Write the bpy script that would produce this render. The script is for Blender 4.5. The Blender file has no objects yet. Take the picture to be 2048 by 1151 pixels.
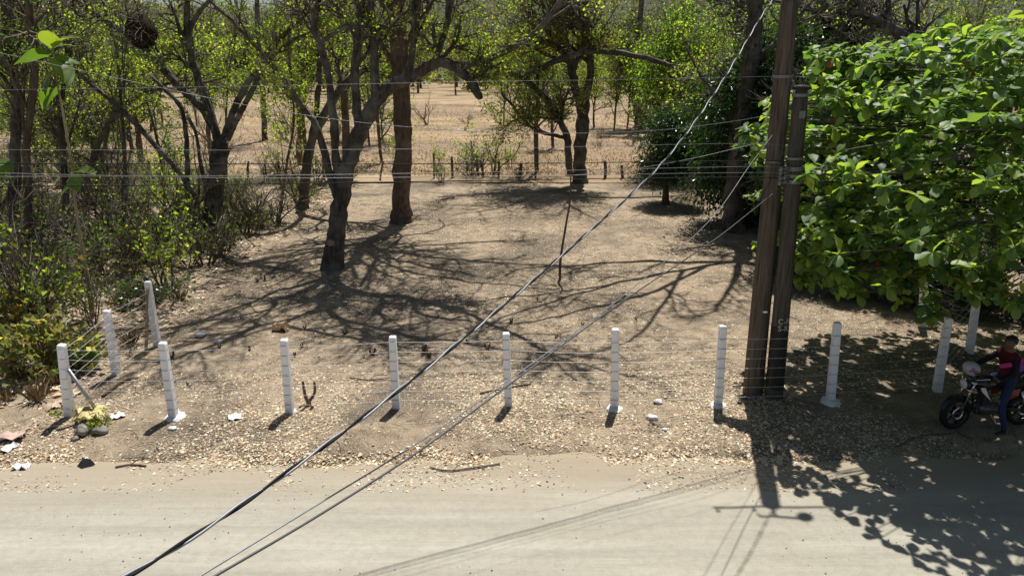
import bpy, bmesh, math, random
import numpy as np
from mathutils import Vector, Matrix

# ---------------------------------------------------------------- camera, sky, sun, exposure
SC = bpy.context.scene
COL = SC.collection
FPX, PITCH, CAMH = 1450.0, math.radians(17.0), 6.05
cam = bpy.data.cameras.new('camera'); cam_o = bpy.data.objects.new('camera', cam); COL.objects.link(cam_o)
cam.sensor_width = 36.0; cam.lens = FPX / 2048.0 * 36.0; cam.clip_start = 0.05; cam.clip_end = 6000
cam_o.location = (0, 0, CAMH); cam_o.rotation_euler = (math.radians(90) - PITCH, 0, 0)
SC.camera = cam_o
SUN_EL, SUN_AZ = math.radians(64), math.atan2(0.22, 1.0)      # sun stands beyond the lot, a little to the right
world = bpy.data.worlds.new('World'); SC.world = world; world.use_nodes = True
wn = world.node_tree; wn.nodes.clear()
sky = wn.nodes.new('ShaderNodeTexSky'); sky.sky_type = 'NISHITA'; sky.sun_disc = False
sky.sun_elevation = SUN_EL; sky.sun_rotation = SUN_AZ; sky.dust_density = 1.5; sky.air_density = 1.0
bg = wn.nodes.new('ShaderNodeBackground'); bg.inputs[1].default_value = 0.05
wo = wn.nodes.new('ShaderNodeOutputWorld')
wn.links.new(sky.outputs[0], bg.inputs[0]); wn.links.new(bg.outputs[0], wo.inputs[0])
sl = bpy.data.lights.new('sun', 'SUN'); sl.energy = 5.0; sl.angle = math.radians(0.53); sl.color = (1.0, 0.965, 0.91)
sun_o = bpy.data.objects.new('sun', sl); COL.objects.link(sun_o)
SUNV = Vector((math.sin(SUN_AZ) * math.cos(SUN_EL), math.cos(SUN_AZ) * math.cos(SUN_EL), math.sin(SUN_EL)))
sun_o.rotation_euler = SUNV.to_track_quat('Z', 'Y').to_euler(); sun_o.location = (10, 40, 60)
SC.view_settings.view_transform = 'Standard'; SC.view_settings.look = 'None'
SC.view_settings.exposure = 0.52; SC.view_settings.gamma = 1.0
SC.cycles.max_bounces = 6; SC.cycles.transparent_max_bounces = 4; SC.cycles.caustics_reflective = False
SC.cycles.caustics_refractive = False; SC.cycles.sample_clamp_indirect = 6

# ---------------------------------------------------------------- helpers
_F = np.array([0, math.cos(PITCH), -math.sin(PITCH)]); _D = np.array([0, -math.sin(PITCH), -math.cos(PITCH)])
_C = np.array([0, 0, CAMH])
def ray(x, y): return _F + (x - 1024) / FPX * np.array([1., 0, 0]) + (y - 575.5) / FPX * _D
def P(x, y, d):                      # photo position seen at ground distance d -> place
    r = ray(x, y); return _C + r * d / r[1]
def G(x, y, z=0.0):                  # photo position on the ground -> place
    r = ray(x, y); return _C + r * (z - CAMH) / r[2]

def tag(o, label=None, cat=None, group=None, kind=None):
    if label: o['label'] = label
    if cat: o['category'] = cat
    if group: o['group'] = group
    if kind: o['kind'] = kind
    return o
def empty(name, loc=(0, 0, 0), rz=0.0):
    o = bpy.data.objects.new(name, None); COL.objects.link(o); o.location = loc; o.rotation_euler = (0, 0, rz)
    o.empty_display_size = 0.2
    return o
def mk(name, V, F, mats=(), tint=None, smooth=False, mi=None):
    V = np.asarray(V, np.float32).reshape(-1, 3)
    F = [np.asarray(f, np.int32) for f in F if len(f)]
    me = bpy.data.meshes.new(name)
    me.vertices.add(len(V)); me.vertices.foreach_set('co', V.ravel())
    lv = np.concatenate([f.ravel() for f in F]); tot = np.concatenate([np.full(len(f), f.shape[1], np.int32) for f in F])
    st = np.concatenate([[0], np.cumsum(tot)[:-1]]).astype(np.int32)
    me.loops.add(len(lv)); me.loops.foreach_set('vertex_index', lv)
    me.polygons.add(len(tot)); me.polygons.foreach_set('loop_start', st); me.polygons.foreach_set('loop_total', tot)
    if mi is not None: me.polygons.foreach_set('material_index', np.asarray(mi, np.int32))
    me.polygons.foreach_set('use_smooth', np.full(len(tot), smooth))
    me.update(calc_edges=True)
    if tint is not None:
        a = me.attributes.new('tint', 'FLOAT_COLOR', 'FACE')
        t = np.ones((len(tot), 4), np.float32); t[:, :3] = tint; a.data.foreach_set('color', t.ravel())
    for m in (mats if isinstance(mats, (list, tuple)) else [mats]): me.materials.append(m)
    return me
def obj(name, me, parent=None, loc=(0, 0, 0)):
    o = bpy.data.objects.new(name, me); COL.objects.link(o); o.location = loc
    if parent is not None: o.parent = parent
    return o
def copy_tree(o, loc, rz=0.0, sc=1.0, label=None, group=None, tilt=(0, 0)):
    r = o.copy(); COL.objects.link(r); r.location = loc; r.rotation_euler = (tilt[0], tilt[1], rz)
    r.scale = (sc, sc, sc) if np.isscalar(sc) else sc
    if label: r['label'] = label
    if group: r['group'] = group
    for c in list(o.children):
        d = c.copy(); COL.objects.link(d); d.parent = r
        for g in list(c.children):
            e = g.copy(); COL.objects.link(e); e.parent = d
    return r

class MB:                            # collects shapes into one mesh
    def __init__(s): s.V = []; s.F = {3: [], 4: []}; s.n = 0
    def add(s, V, F):
        V = np.asarray(V, float).reshape(-1, 3); s.V.append(V)
        for f in F:
            f = np.asarray(f, int)
            if len(f): s.F[f.shape[1]].append(f + s.n)
        s.n += len(V)
        return s
    def tube(s, pts, rad, sides=6, cap=True, ell=1.0):
        p = np.asarray(pts, float); n = len(p); r = np.broadcast_to(np.asarray(rad, float), (n,))
        t = np.gradient(p, axis=0); t /= np.linalg.norm(t, axis=1)[:, None] + 1e-9
        m = np.abs(t).mean(0); ref = np.eye(3)[int(np.argmin(m))]
        u = np.cross(t, ref); u /= np.linalg.norm(u, axis=1)[:, None] + 1e-9
        v = np.cross(t, u)
        a = np.linspace(0, 2 * np.pi, sides, endpoint=False)
        V = p[:, None] + r[:, None, None] * (np.cos(a)[None, :, None] * u[:, None] + ell * np.sin(a)[None, :, None] * v[:, None])
        i = np.arange(n - 1)[:, None] * sides; j = np.arange(sides)[None]; k = (j + 1) % sides
        q = np.stack([i + j, i + k, i + sides + k, i + sides + j], -1).reshape(-1, 4)
        V = V.reshape(-1, 3); T = []
        if cap:
            V = np.vstack([V, p[0], p[-1]]); b = n * sides
            T = [[b, (c + 1) % sides, c] for c in range(sides)] + [[b + 1, (n - 1) * sides + c, (n - 1) * sides + (c + 1) % sides] for c in range(sides)]
        return s.add(V, [q, np.array(T).reshape(-1, 3)] if len(T) else [q])
    def box(s, c, d, M=None):
        c = np.asarray(c, float); d = np.asarray(d, float) / 2
        V = np.array([[x, y, z] for x in (-1, 1) for y in (-1, 1) for z in (-1, 1)], float) * d
        if M is not None: V = V @ np.asarray(M).T
        return s.add(V + c, [np.array([[0, 1, 3, 2], [4, 6, 7, 5], [0, 4, 5, 1], [2, 3, 7, 6], [0, 2, 6, 4], [1, 5, 7, 3]])])
    def sphere(s, c, r, seg=12, rings=8, noise=0.0, seed=0):
        rg = np.random.default_rng(seed); r = np.broadcast_to(np.asarray(r, float), (3,))
        V = []
        for i in range(rings + 1):
            ph = math.pi * i / rings
            for j in range(seg):
                th = 2 * math.pi * j / seg; V.append([math.sin(ph) * math.cos(th), math.sin(ph) * math.sin(th), math.cos(ph)])
        V = np.array(V)
        if noise:
            k = rg.normal(size=(5, 3)) * 2.2; f = rg.uniform(0, 6, 5)
            V = V * (1 + noise * np.sin(V @ k.T + f).sum(1) / 2.2)[:, None]
        q = [[i * seg + j, (i + 1) * seg + j, (i + 1) * seg + (j + 1) % seg, i * seg + (j + 1) % seg] for i in range(rings) for j in range(seg)]
        return s.add(V * r + np.asarray(c, float), [np.array(q)])
    def lathe(s, prof, c=(0, 0, 0), axis='z', seg=24):
        pr = np.array(prof, float); a = np.linspace(0, 2 * np.pi, seg, endpoint=False)
        V = np.stack([pr[:, 0, None] * np.cos(a), pr[:, 0, None] * np.sin(a), np.repeat(pr[:, 1, None], seg, 1)], -1)
        if axis == 'y': V = V[..., [0, 2, 1]]
        if axis == 'x': V = V[..., [2, 0, 1]]
        n = len(pr); i = np.arange(n - 1)[:, None] * seg; j = np.arange(seg)[None]; k = (j + 1) % seg
        return s.add(V.reshape(-1, 3) + np.asarray(c, float), [np.stack([i + j, i + k, i + seg + k, i + seg + j], -1).reshape(-1, 4)])
    def mesh(s, name, mat, smooth=True, off=None, tint=None):
        V = np.vstack(s.V)
        if off is not None: V = V - np.asarray(off)
        F = [np.vstack(s.F[k]) for k in (3, 4) if s.F[k]]
        return mk(name, V, F, mat, smooth=smooth, tint=tint)
    def build(s, name, mat, parent=None, smooth=True, off=None, loc=(0, 0, 0)):
        return obj(name, s.mesh(name, mat, smooth, off), parent, loc)

def cr(pts, per=6):                  # smooth path through points (any number of columns)
    p = np.asarray(pts, float)
    if len(p) < 3: 
        t = np.linspace(0, 1, per + 1)[:, None]; return p[0] * (1 - t) + p[-1] * t
    q = np.vstack([2 * p[0] - p[1], p, 2 * p[-1] - p[-2]]); out = []
    for i in range(1, len(q) - 2):
        t = np.linspace(0, 1, per, endpoint=False)[:, None]; a, b, c, d = q[i - 1], q[i], q[i + 1], q[i + 2]
        out.append(0.5 * (2 * b + (c - a) * t + (2 * a - 5 * b + 4 * c - d) * t ** 2 + (3 * b - a - 3 * c + d) * t ** 3))
    return np.vstack(out + [p[-1:]])

# ---------------------------------------------------------------- materials
class NT:
    def __init__(s, name):
        s.m = bpy.data.materials.new(name); s.m.use_nodes = True; s.t = s.m.node_tree; s.t.nodes.clear()
        s.out = s.n('ShaderNodeOutputMaterial')
    def n(s, t, **kw):
        o = s.t.nodes.new(t)
        for k, v in kw.items(): setattr(o, k, v)
        return o
    def l(s, a, b): s.t.links.new(a, b)
    def co(s, kind='Object', scale=(1, 1, 1), rot=(0, 0, 0)):
        c = s.n('ShaderNodeTexCoord'); m = s.n('ShaderNodeMapping'); s.l(c.outputs[kind], m.inputs[0])
        m.inputs['Scale'].default_value = scale; m.inputs['Rotation'].default_value = rot; return m.outputs[0]
    def noise(s, scale, vec=None, detail=4, rough=.6, dist=0):
        o = s.n('ShaderNodeTexNoise'); o.inputs['Scale'].default_value = scale; o.inputs['Detail'].default_value = detail
        o.inputs['Roughness'].default_value = rough; o.inputs['Distortion'].default_value = dist
        if vec is not None: s.l(vec, o.inputs['Vector'])
        return o.outputs['Fac']
    def ramp(s, fac, stops):
        r = s.n('ShaderNodeValToRGB'); e = r.color_ramp.elements
        while len(e) < len(stops): e.new(0.5)
        for i, (p, c) in enumerate(stops):
            e[i].position = p; e[i].color = (*c, 1) if not np.isscalar(c) else (c, c, c, 1)
        s.l(fac, r.inputs[0]); return r.outputs[0]
    def mix(s, fac, a, b, mode='MIX'):
        m = s.n('ShaderNodeMix', data_type='RGBA', blend_type=mode)
        for v, i in ((fac, 0), (a, 6), (b, 7)):
            if hasattr(v, 'links'): s.l(v, m.inputs[i])
            else: m.inputs[i].default_value = v if i == 0 else (*v, 1)
        return m.outputs[2]
    def bump(s, h, strength=.4, dist=.02, prev=None):
        b = s.n('ShaderNodeBump'); b.inputs['Strength'].default_value = strength; b.inputs['Distance'].default_value = dist
        s.l(h, b.inputs['Height'])
        if prev is not None: s.l(prev, b.inputs['Normal'])
        return b.outputs[0]
    def bsdf(s, col, rough=.85, spec=.2, metal=0, normal=None):
        p = s.n('ShaderNodeBsdfPrincipled')
        if hasattr(col, 'links'): s.l(col, p.inputs['Base Color'])
        else: p.inputs['Base Color'].default_value = (*col, 1)
        if hasattr(rough, 'links'): s.l(rough, p.inputs['Roughness'])
        else: p.inputs['Roughness'].default_value = rough
        p.inputs['Specular IOR Level'].default_value = spec; p.inputs['Metallic'].default_value = metal
        if normal is not None: s.l(normal, p.inputs['Normal'])
        return p
    def done(s, sh): s.l(sh.outputs[0] if hasattr(sh, 'outputs') else sh, s.out.inputs[0]); return s.m

def simple(name, col, rough=.7, spec=.3, metal=0, var=.15, scale=8, bump=.15, bd=.004, stretch=(1, 1, 1)):
    t = NT(name); v = t.co('Object', stretch); n = t.noise(scale, v)
    c = t.mix(t.ramp(n, [(.3, 0.), (.7, 1.)]), tuple(x * (1 - var) for x in col), tuple(min(1, x * (1 + var)) for x in col))
    return t.done(t.bsdf(c, rough, spec, metal, t.bump(n, bump, bd)))

def leafmat(name, trans=.45, rough=.45, spec=.35, gain=(1.5, 1.7, .7), rnd=None):
    t = NT(name)
    if rnd is None:
        a = t.n('ShaderNodeAttribute', attribute_name='tint'); c = a.outputs['Color']
    else:
        oi = t.n('ShaderNodeObjectInfo'); c = t.ramp(oi.outputs['Random'], rnd)
    p = t.bsdf(c, rough, spec); tr = t.n('ShaderNodeBsdfTranslucent')
    t.l(t.mix(1.0, c, gain, 'MULTIPLY'), tr.inputs[0])
    m = t.n('ShaderNodeMixShader'); m.inputs[0].default_value = trans
    t.l(p.outputs[0], m.inputs[1]); t.l(tr.outputs[0], m.inputs[2]); return t.done(m)

def barkmat(name, a, b, c, scale=3.0, bump=.8):
    t = NT(name); v = t.co('Object', (1, 1, .22)); n1 = t.noise(scale * 4, v, 5, .65); n2 = t.noise(scale * .6, t.co('Object'), 3)
    col = t.mix(t.ramp(n2, [(.45, 0.), (.68, 1.)]), t.ramp(n1, [(.3, a), (.62, b)]), c)
    return t.done(t.bsdf(col, .9, .15, 0, t.bump(n1, bump, .03)))

M = {}
M['leaf'] = leafmat('green_leaf', .62, .5, .3, (2.2, 2.3, .9)); M['leaf_gloss'] = leafmat('glossy_leaf', .3, .32, .5, (1.7, 2.1, .6))
M['dry'] = leafmat('dry_leaf', .2, .75, .15, (1.2, 1.1, .9))
M['bark_dark'] = barkmat('dark_bark', (.028, .023, .019), (.11, .092, .075), (.18, .168, .148))
M['bark_grey'] = barkmat('grey_bark', (.035, .03, .025), (.12, .105, .088), (.24, .23, .205))
M['bark_brown'] = barkmat('brown_bark', (.05, .035, .025), (.16, .115, .08), (.2, .16, .12))
M['bark_mossy'] = barkmat('mossy_bark', (.024, .02, .017), (.095, .083, .068), (.22, .22, .185), 4.0)
M['twig'] = barkmat('lit_twig_bark', (.085, .066, .05), (.21, .17, .132), (.3, .265, .22))  # twigs paler than trunks: the light they catch is put into the colour
M['bark_pale'] = barkmat('pale_stem_bark', (.2, .15, .09), (.42, .33, .2), (.34, .3, .2))
# ---------------------------------------------------------------- the ground, the road, the field, the hills
def wob(x, y, k, seed):
    r = np.random.default_rng(seed); o = 0
    for _ in range(6):
        a = r.uniform(0, 6.28); f = k * r.uniform(.5, 1.6); o = o + np.sin((x * math.cos(a) + y * math.sin(a)) * f + r.uniform(0, 6.28))
    return o / 6 ** .5
MOUNDS = []                          # heaps of dug earth beside the posts
for (mx, my, mr, mh) in ((265, 862, .5, .10), (90, 850, .6, .09), (545, 850, .5, .07), (740, 868, .6, .07), (1000, 858, .5, .05), (1275, 838, .5, .06), (1410, 835, .45, .05), (660, 870, .7, .05), (1080, 850, .5, .05), (880, 700, .9, .06), (700, 690, .8, .05)):
    g = G(mx, my); MOUNDS.append((g[0], g[1], mr, mh))
def road_edge(x): return 10.45 + .12 * np.sin(x * .9 + 1) + .07 * np.sin(x * 2.3) + .04 * np.sin(x * 5.1 + 2) - .05 * np.clip(-x - 3, 0, 9)
def gz(x, y):
    x = np.asarray(x, float); y = np.asarray(y, float)
    e = road_edge(x); s = np.clip((y - e + .12) / .55, 0, 1); s = s * s * (3 - 2 * s)
    near = np.clip((60 - y) / 30, 0, 1)
    z = -.10 * (1 - s) + s * (.02 * wob(x, y, 2.6, 1) + .03 * wob(x, y, .7, 2)) * near + s * .012 * wob(x, y, 9, 3) * np.clip((24 - y) / 8, 0, 1)
    th = np.clip((-8.9 - x) / 2.5, 0, 1) * np.clip((y - 11.5) / 3, 0, 1) * near
    z = z + th * (.16 + .08 * wob(x, y, 1.3, 4))
    for (a, b, r, h) in MOUNDS: z = z + h * np.exp(-((x - a) ** 2 + (y - b) ** 2) / (r * r * .5))
    return z
def zat(p): return float(gz(p[0], p[1]))
def onz(p, dz=0.0): return np.array([p[0], p[1], zat(p) + dz])

def axis_vals(lo, hi, step, ends, grow=1.16):
    a = list(np.arange(lo, hi + step / 2, step)); s = step
    while a[-1] < ends[1]: s *= grow; a.append(a[-1] + s)
    s = step; b = []
    c = lo
    while c > ends[0]: s *= grow; c -= s; b.append(c)
    return np.array(b[::-1] + a)
def sheet(name, xs, ys, zf, mat):
    X, Y = np.meshgrid(xs, ys); Z = zf(X, Y); nx, ny = len(xs), len(ys)
    i = np.arange(ny - 1)[:, None] * nx + np.arange(nx - 1)[None]
    q = np.stack([i, i + 1, i + nx + 1, i + nx], -1).reshape(-1, 4)
    return mk(name, np.stack([X, Y, Z], -1).reshape(-1, 3), [q], mat, smooth=True)

# lot soil: brown earth, ash-dark patches, pale dusty patches
t = NT('lot_soil'); v = t.co('Object')
n1 = t.noise(.32, v, 5, .6, .4); n2 = t.noise(2.3, v, 5, .65); n3 = t.noise(18, v, 4, .7); n4 = t.noise(48, v, 4, .75)
base = t.ramp(n2, [(.3, (.135, .102, .072)), (.5, (.275, .213, .148)), (.7, (.385, .308, .217))])
dark = t.ramp(n3, [(.3, (.05, .043, .036)), (.7, (.12, .1, .08))])
n7 = t.noise(1.1, v, 5, .7, .5)
c = t.mix(t.ramp(n1, [(.47, 0.), (.62, .85)]), base, dark)
c = t.mix(t.ramp(n7, [(.54, 0.), (.7, .55)]), c, dark)
c = t.mix(t.ramp(n4, [(.54, 0.), (.62, .85)]), c, (.55, .455, .325))
c = t.mix(t.ramp(n4, [(.32, .8), (.43, 0.)]), c, (.05, .038, .028))
M['soil'] = t.done(t.bsdf(c, .95, .05, 0, t.bump(n3, .7, .05, t.bump(n4, .7, .02))))
xs = axis_vals(-14, 15, .14, (-1800, 1800), 1.17); ys = np.concatenate([axis_vals(8.5, 24, .12, (-60, 8.6), 1.25)[:-1], axis_vals(24, 46, .35, (23.9, 3500), 1.13)])
ys = np.unique(ys.round(4))
tag(obj('ground', sheet('ground', xs, ys, gz, M['soil'])), kind='structure')

# dirt road: pale compacted gravel, long tyre streaks along it
t = NT('road_gravel'); v = t.co('Object'); vs = t.co('Object', (.12, 1.5, 1), (0, 0, math.radians(2)))
n1 = t.noise(1.1, vs, 4, .55, .3); n2 = t.noise(.5, v, 4, .6); n3 = t.noise(55, v, 3, .75); n4 = t.noise(9, v, 4, .6); n5 = t.noise(2.6, vs, 5, .7, .6)
c = t.ramp(n1, [(.3, (.275, .258, .205)), (.5, (.335, .316, .255)), (.72, (.4, .382, .32))])
c = t.mix(t.ramp(n2, [(.45, 0.), (.7, .6)]), c, (.3, .275, .22))
c = t.mix(t.ramp(n5, [(.55, 0.), (.75, .4)]), c, (.285, .275, .235))
n6 = t.noise(1.0, t.co('Object', (.035, 1.7, 1), (0, 0, math.radians(1))), 3, .6, .8)
c = t.mix(t.ramp(n6, [(.48, 0.), (.6, .32)]), c, (.25, .238, .195))
c = t.mix(t.ramp(n6, [(.3, .3), (.4, 0.)]), c, (.44, .42, .35))
c = t.mix(t.ramp(n3, [(.60, 0.), (.68, .6)]), c, (.52, .49, .42))
c = t.mix(t.ramp(n3, [(.28, .55), (.36, 0.)]), c, (.17, .155, .125))
c = t.mix(t.ramp(n4, [(.35, .22), (.6, 0.)]), c, (.2, .17, .13))
sep = t.n('ShaderNodeSeparateXYZ'); t.l(v, sep.inputs[0])
mr = t.n('ShaderNodeMapRange'); mr.inputs[1].default_value = 9.0; mr.inputs[2].default_value = 10.5; t.l(sep.outputs[1], mr.inputs[0])
mm = t.n('ShaderNodeMath', operation='MULTIPLY'); t.l(mr.outputs[0], mm.inputs[0]); t.l(t.ramp(n4, [(.3, .5), (.7, .95)]), mm.inputs[1])
c = t.mix(mm.outputs[0], c, (.3, .235, .16))           # brown dust and trodden leaves along the road's edge
M['road'] = t.done(t.bsdf(c, .92, .08, 0, t.bump(n3, .45, .015, t.bump(n5, .4, .05))))
def road_z(x, y):
    e = road_edge(x)
    return -.075 + .012 * wob(x * .25, y, 2.2, 8) + .006 * wob(x, y, 6, 9) - .06 * np.clip((y - e + .05) / .5, 0, 3)
rx = axis_vals(-13, 13, .2, (-400, 400), 1.2); ry = axis_vals(4.5, 11.2, .1, (-14, 11.0), 1.3)
tag(obj('road', sheet('road', rx, ry, road_z, M['road'])), kind='structure')
def top(x, y): return float(max(gz(x, y), road_z(np.float64(x), np.float64(y))))

# dry grass field behind the lot
t = NT('dry_field'); v = t.co('Object'); vs = t.co('Object', (.35, 1.3, 1))
n1 = t.noise(.05, vs, 4, .6); n2 = t.noise(.5, vs, 5, .65); n3 = t.noise(6, v, 4, .7)
c = t.ramp(n2, [(.3, (.21, .15, .092)), (.5, (.36, .263, .158)), (.72, (.47, .36, .22))])
c = t.mix(t.ramp(n1, [(.42, 0.), (.6, .75)]), c, (.2, .148, .112))
n6 = t.noise(.16, v, 5, .7)
c = t.mix(t.ramp(n6, [(.52, 0.), (.68, .8)]), c, (.2, .17, .09))
c = t.mix(t.ramp(n6, [(.3, .7), (.44, 0.)]), c, (.5, .4, .29))
c = t.mix(t.ramp(n3, [(.35, .5), (.5, 0.)]), c, (.15, .105, .07))
M['field'] = t.done(t.bsdf(c, .95, .05, 0, t.bump(n3, .8, .15)))
fx = axis_vals(-60, 60, 2.0, (-500, 500), 1.25); fy = axis_vals(41.5, 120, 2.0, (41.4, 300), 1.2)
tag(obj('field', sheet('field', fx, fy, lambda x, y: .035 + .06 * wob(x, y, .3, 12) * np.clip((y - 42) / 20, 0, 1) + .03 * np.clip((y - 41.5) / 3, 0, 1) + gz(x, y) * np.clip((48 - y) / 6.5, 0, 1), M['field'])), kind='structure')

# wooded hills behind the field
t = NT('hill_scrub'); v = t.co('Object'); n1 = t.noise(.09, v, 5, .7); n2 = t.noise(.012, v, 3)
c = t.ramp(n1, [(.35, (.03, .036, .026)), (.5, (.065, .068, .052)), (.68, (.1, .096, .08))])
c = t.mix(t.ramp(n2, [(.4, 0.), (.65, .6)]), c, (.09, .105, .05))
M['hill'] = t.done(t.bsdf(c, .95, .05, 0, t.bump(n1, 1, 2.0)))
def hill_z(x, y):
    u = np.clip((y - 255) / 420, 0, 1); u = u * u * (3 - 2 * u)
    prof = 60 + 13 * np.sin(x / 170 + .3) + 7 * np.sin(x / 61 + 2) + 30 * np.clip((x - 60) / 260, 0, 1.6) + 8 * np.clip((-x - 60) / 200, 0, 2)
    return -1.5 + u * prof + u * 3.0 * wob(x, y, .03, 21)
tag(obj('hills', sheet('hills', np.linspace(-900, 900, 120), np.linspace(240, 1400, 60), hill_z, M['hill'])), kind='structure')

# ---------------------------------------------------------------- foliage and tree building
def unit(a): return a / (np.linalg.norm(a, axis=-1, keepdims=True) + 1e-9)
def pal(rg, n, cols, jit=.18):
    c = np.array([x[:3] for x in cols]); w = np.array([x[3] for x in cols], float)
    return np.clip(c[rg.choice(len(c), n, p=w / w.sum())] * (1 + rg.normal(0, jit, (n, 1))), .002, .9)
def leafset(rg, C, D, L, W, fold=.3, up=None):
    n = len(C); D = unit(D); R = rg.normal(size=(n, 3)) if up is None else rg.normal(size=(n, 3)) * up[1] + np.array([0, 0, up[0]])
    S = unit(np.cross(D, R)); N = np.cross(S, D); L = np.broadcast_to(L, (n,))[:, None]; W = np.broadcast_to(W, (n,))[:, None]
    V = np.stack([C, C + D * L * .5 + S * W + N * W * fold, C + D * L - N * L * .12, C + D * L * .5 - S * W + N * W * fold], 1).reshape(-1, 3)
    b = np.arange(n)[:, None] * 4
    return V, np.stack([b + [0, 1, 2], b + [0, 2, 3]], 1).reshape(-1, 3)
NEST = P(283, 62, 25.7)
class Tree:
    def __init__(s, seed, wander=.16, up=.05, kids=(0, 5, 6, 5), ang=(.45, 1.15), ratio=.6, seg=.4):
        s.rg = np.random.default_rng(seed); s.mb = MB(); s.tw = MB(); s.lp = []; s.ld = []; s.cfg = (wander, up, kids, ang, ratio, seg)
    def limb(s, pts, noise=.25, per=5):          # rows x, y, z, radius
        p = cr(pts, per); k = len(p)
        p[1:, :3] += s.rg.normal(0, 1, (k - 1, 3)) * (p[1:, 3:4] * noise * .35)
        r = p[:, 3] * (1 + s.rg.normal(0, .06, k))
        sd = 14 if r.max() > .15 else 10 if r.max() > .08 else 7 if r.max() > .04 else 5
        s.mb.tube(p[:, :3], np.maximum(r, .004), sd); v_ = s.mb.V[-1]; v_ += s.rg.normal(0, .055 * r.mean(), v_.shape); return p
    def px(s, pts, d, noise=.25, per=5):         # rows photo x, y, radius (metres), optional distance
        return s.limb([[*P(q[0], q[1], q[3] if len(q) > 3 else d), q[2]] for q in pts], noise, per)
    def grow(s, p, d, L, r, lev):
        w, up, kids, ang, ratio, seg = s.cfg; n = max(3, min(9, int(L / seg) + 1)); rg = s.rg
        pts = [np.array(p, float)]; d = unit(np.array(d, float)); dirs = [d]
        for _ in range(n):
            d = unit(d + rg.normal(0, w, 3) + np.array([0, 0, up])); dirs.append(d); pts.append(pts[-1] + d * L / n)
        pts = np.array(pts); rad = np.linspace(r, max(r * .45, .004), n + 1)
        (s.tw if r < .022 else s.mb).tube(pts, rad, 8 if r > .09 else 6 if r > .04 else 4 if r > .014 else 3, cap=False)
        if lev == 0:
            for i in range(1, n + 1): s.lp.append(pts[i]); s.ld.append(dirs[i])
        else:
            for _ in range(kids[lev]):
                u = rg.uniform(.3, 1.0); i = min(n, int(u * n)); s.grow(pts[i], s.fork(dirs[i]), L * rg.uniform(.7, 1.2) * ratio, max(rad[i] * .68, .005), lev - 1)
    def fork(s, d):
        a = s.rg.uniform(*s.cfg[3]); o = unit(np.cross(d, s.rg.normal(size=3))); return unit(d * math.cos(a) + o * math.sin(a))
    def sprout(s, path, k, L, lev, t0=.3, up=.3, r=.5):
        n = len(path)
        for _ in range(k):
            i = int(s.rg.uniform(t0, 1) * (n - 1)); i = min(max(i, 1), n - 1)
            d = unit(path[i, :3] - path[i - 1, :3]); s.grow(path[i, :3], s.fork(d) + np.array([0, 0, up]), L * s.rg.uniform(.7, 1.25), path[i, 3] * r, lev)
    def tip(s, path, L, lev, k=1, up=.1):
        d = unit(path[-1, :3] - path[-3, :3])
        for _ in range(k): s.grow(path[-1, :3], d + s.rg.normal(0, .25, 3) + np.array([0, 0, up]), L, path[-1, 3] * .9, lev)
    def leaves(s, per, L, W, spread, cols, fold=.3, up=None, droop=0.0):
        if not s.lp or per <= 0: return None
        rg = s.rg; p = np.array(s.lp); d = np.array(s.ld); ok = (p[:, 2] < 7.6) | (rg.uniform(size=len(p)) < .22); ok &= np.linalg.norm((p - NEST) * [1, .35, 1], axis=1) > .95; p = p[ok]; d = d[ok]; n = int(len(p) * per); i = rg.integers(0, len(p), n)
        C = p[i] + rg.normal(0, spread, (n, 3)); D = d[i] * .6 + rg.normal(0, .7, (n, 3)) + np.array([0, 0, -droop])
        V, F = leafset(rg, C, D, rg.uniform(*L, n), rg.uniform(*W, n), fold, up)
        return V, F, np.repeat(pal(rg, n, cols), 2, 0)
    def build(s, name, label, cat, base, bark, mat, lv, group=None, extra=None, hang=None):
        base = np.asarray(base, float); root = empty(name, base); tag(root, label, cat, group)
        if s.mb.n: obj('trunk', s.mb.mesh('trunk', bark, True, base), root)
        if s.tw.n: tag(obj('twigs', s.tw.mesh('twigs', M['twig'] if s.mb.n else bark, True, base), root), kind='stuff')
        if lv is not None: tag(obj('crown', mk('crown', lv[0] - base, [lv[1]], mat, lv[2]), root), kind='stuff')
        return root

YG = [(.22, .29, .045, 4), (.16, .22, .045, 4), (.09, .135, .035, 2.5), (.32, .35, .07, 2.5), (.36, .24, .05, .35)]     # fresh yellow-green
MG = [(.05, .095, .025, 5), (.035, .07, .022, 5), (.09, .15, .03, 3), (.14, .19, .035, 1)]                       # mid green
DG = [(.022, .05, .018, 5), (.035, .07, .022, 4), (.06, .11, .03, 2)]                                            # dark green
OL = [(.085, .1, .05, 4), (.12, .115, .075, 3), (.06, .075, .04, 3), (.2, .16, .07, .6)]                              # dusty olive
# ---------------------------------------------------------------- the trees in and behind the lot
def trunkbase(pts, d, flare=1.5):    # start a limb at the ground with a root flare
    return pts
# leaning tree in the middle of the lot
T = Tree(11, kids=(0, 5, 6, 5)); d = 21.85; b = onz(G(665, 537), -.05)
T.mb.tube(cr([[*(b + [0, 0, -.15]), .46], [*(b + [0, 0, .12]), .37], [*P(672, 470, d), .27]], 5)[:, :3], cr([[.46], [.37], [.27]], 5)[:, 0], 11)
m = T.px([(672, 472, .27), (682, 400, .25), (697, 330, .24), (718, 268, .22), (745, 212, .2), (780, 172, .18)], d)
l1 = T.px([(775, 178, .18), (825, 152, .17), (868, 127, .16), (905, 131, .14, 21.4), (942, 163, .12, 20.8), (957, 190, .1, 20.4), (962, 192, .07, 20.3)], d)
l1b = T.px([(905, 131, .09, 21.4), (980, 118, .08, 20.6), (1075, 60, .07, 19.5), (1150, -40, .05, 18.8)], d)
l2 = T.px([(818, 150, .1), (824, 110, .09), (833, 50, .085), (842, -60, .07), (865, -150, .06, 21.8)], d)
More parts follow.
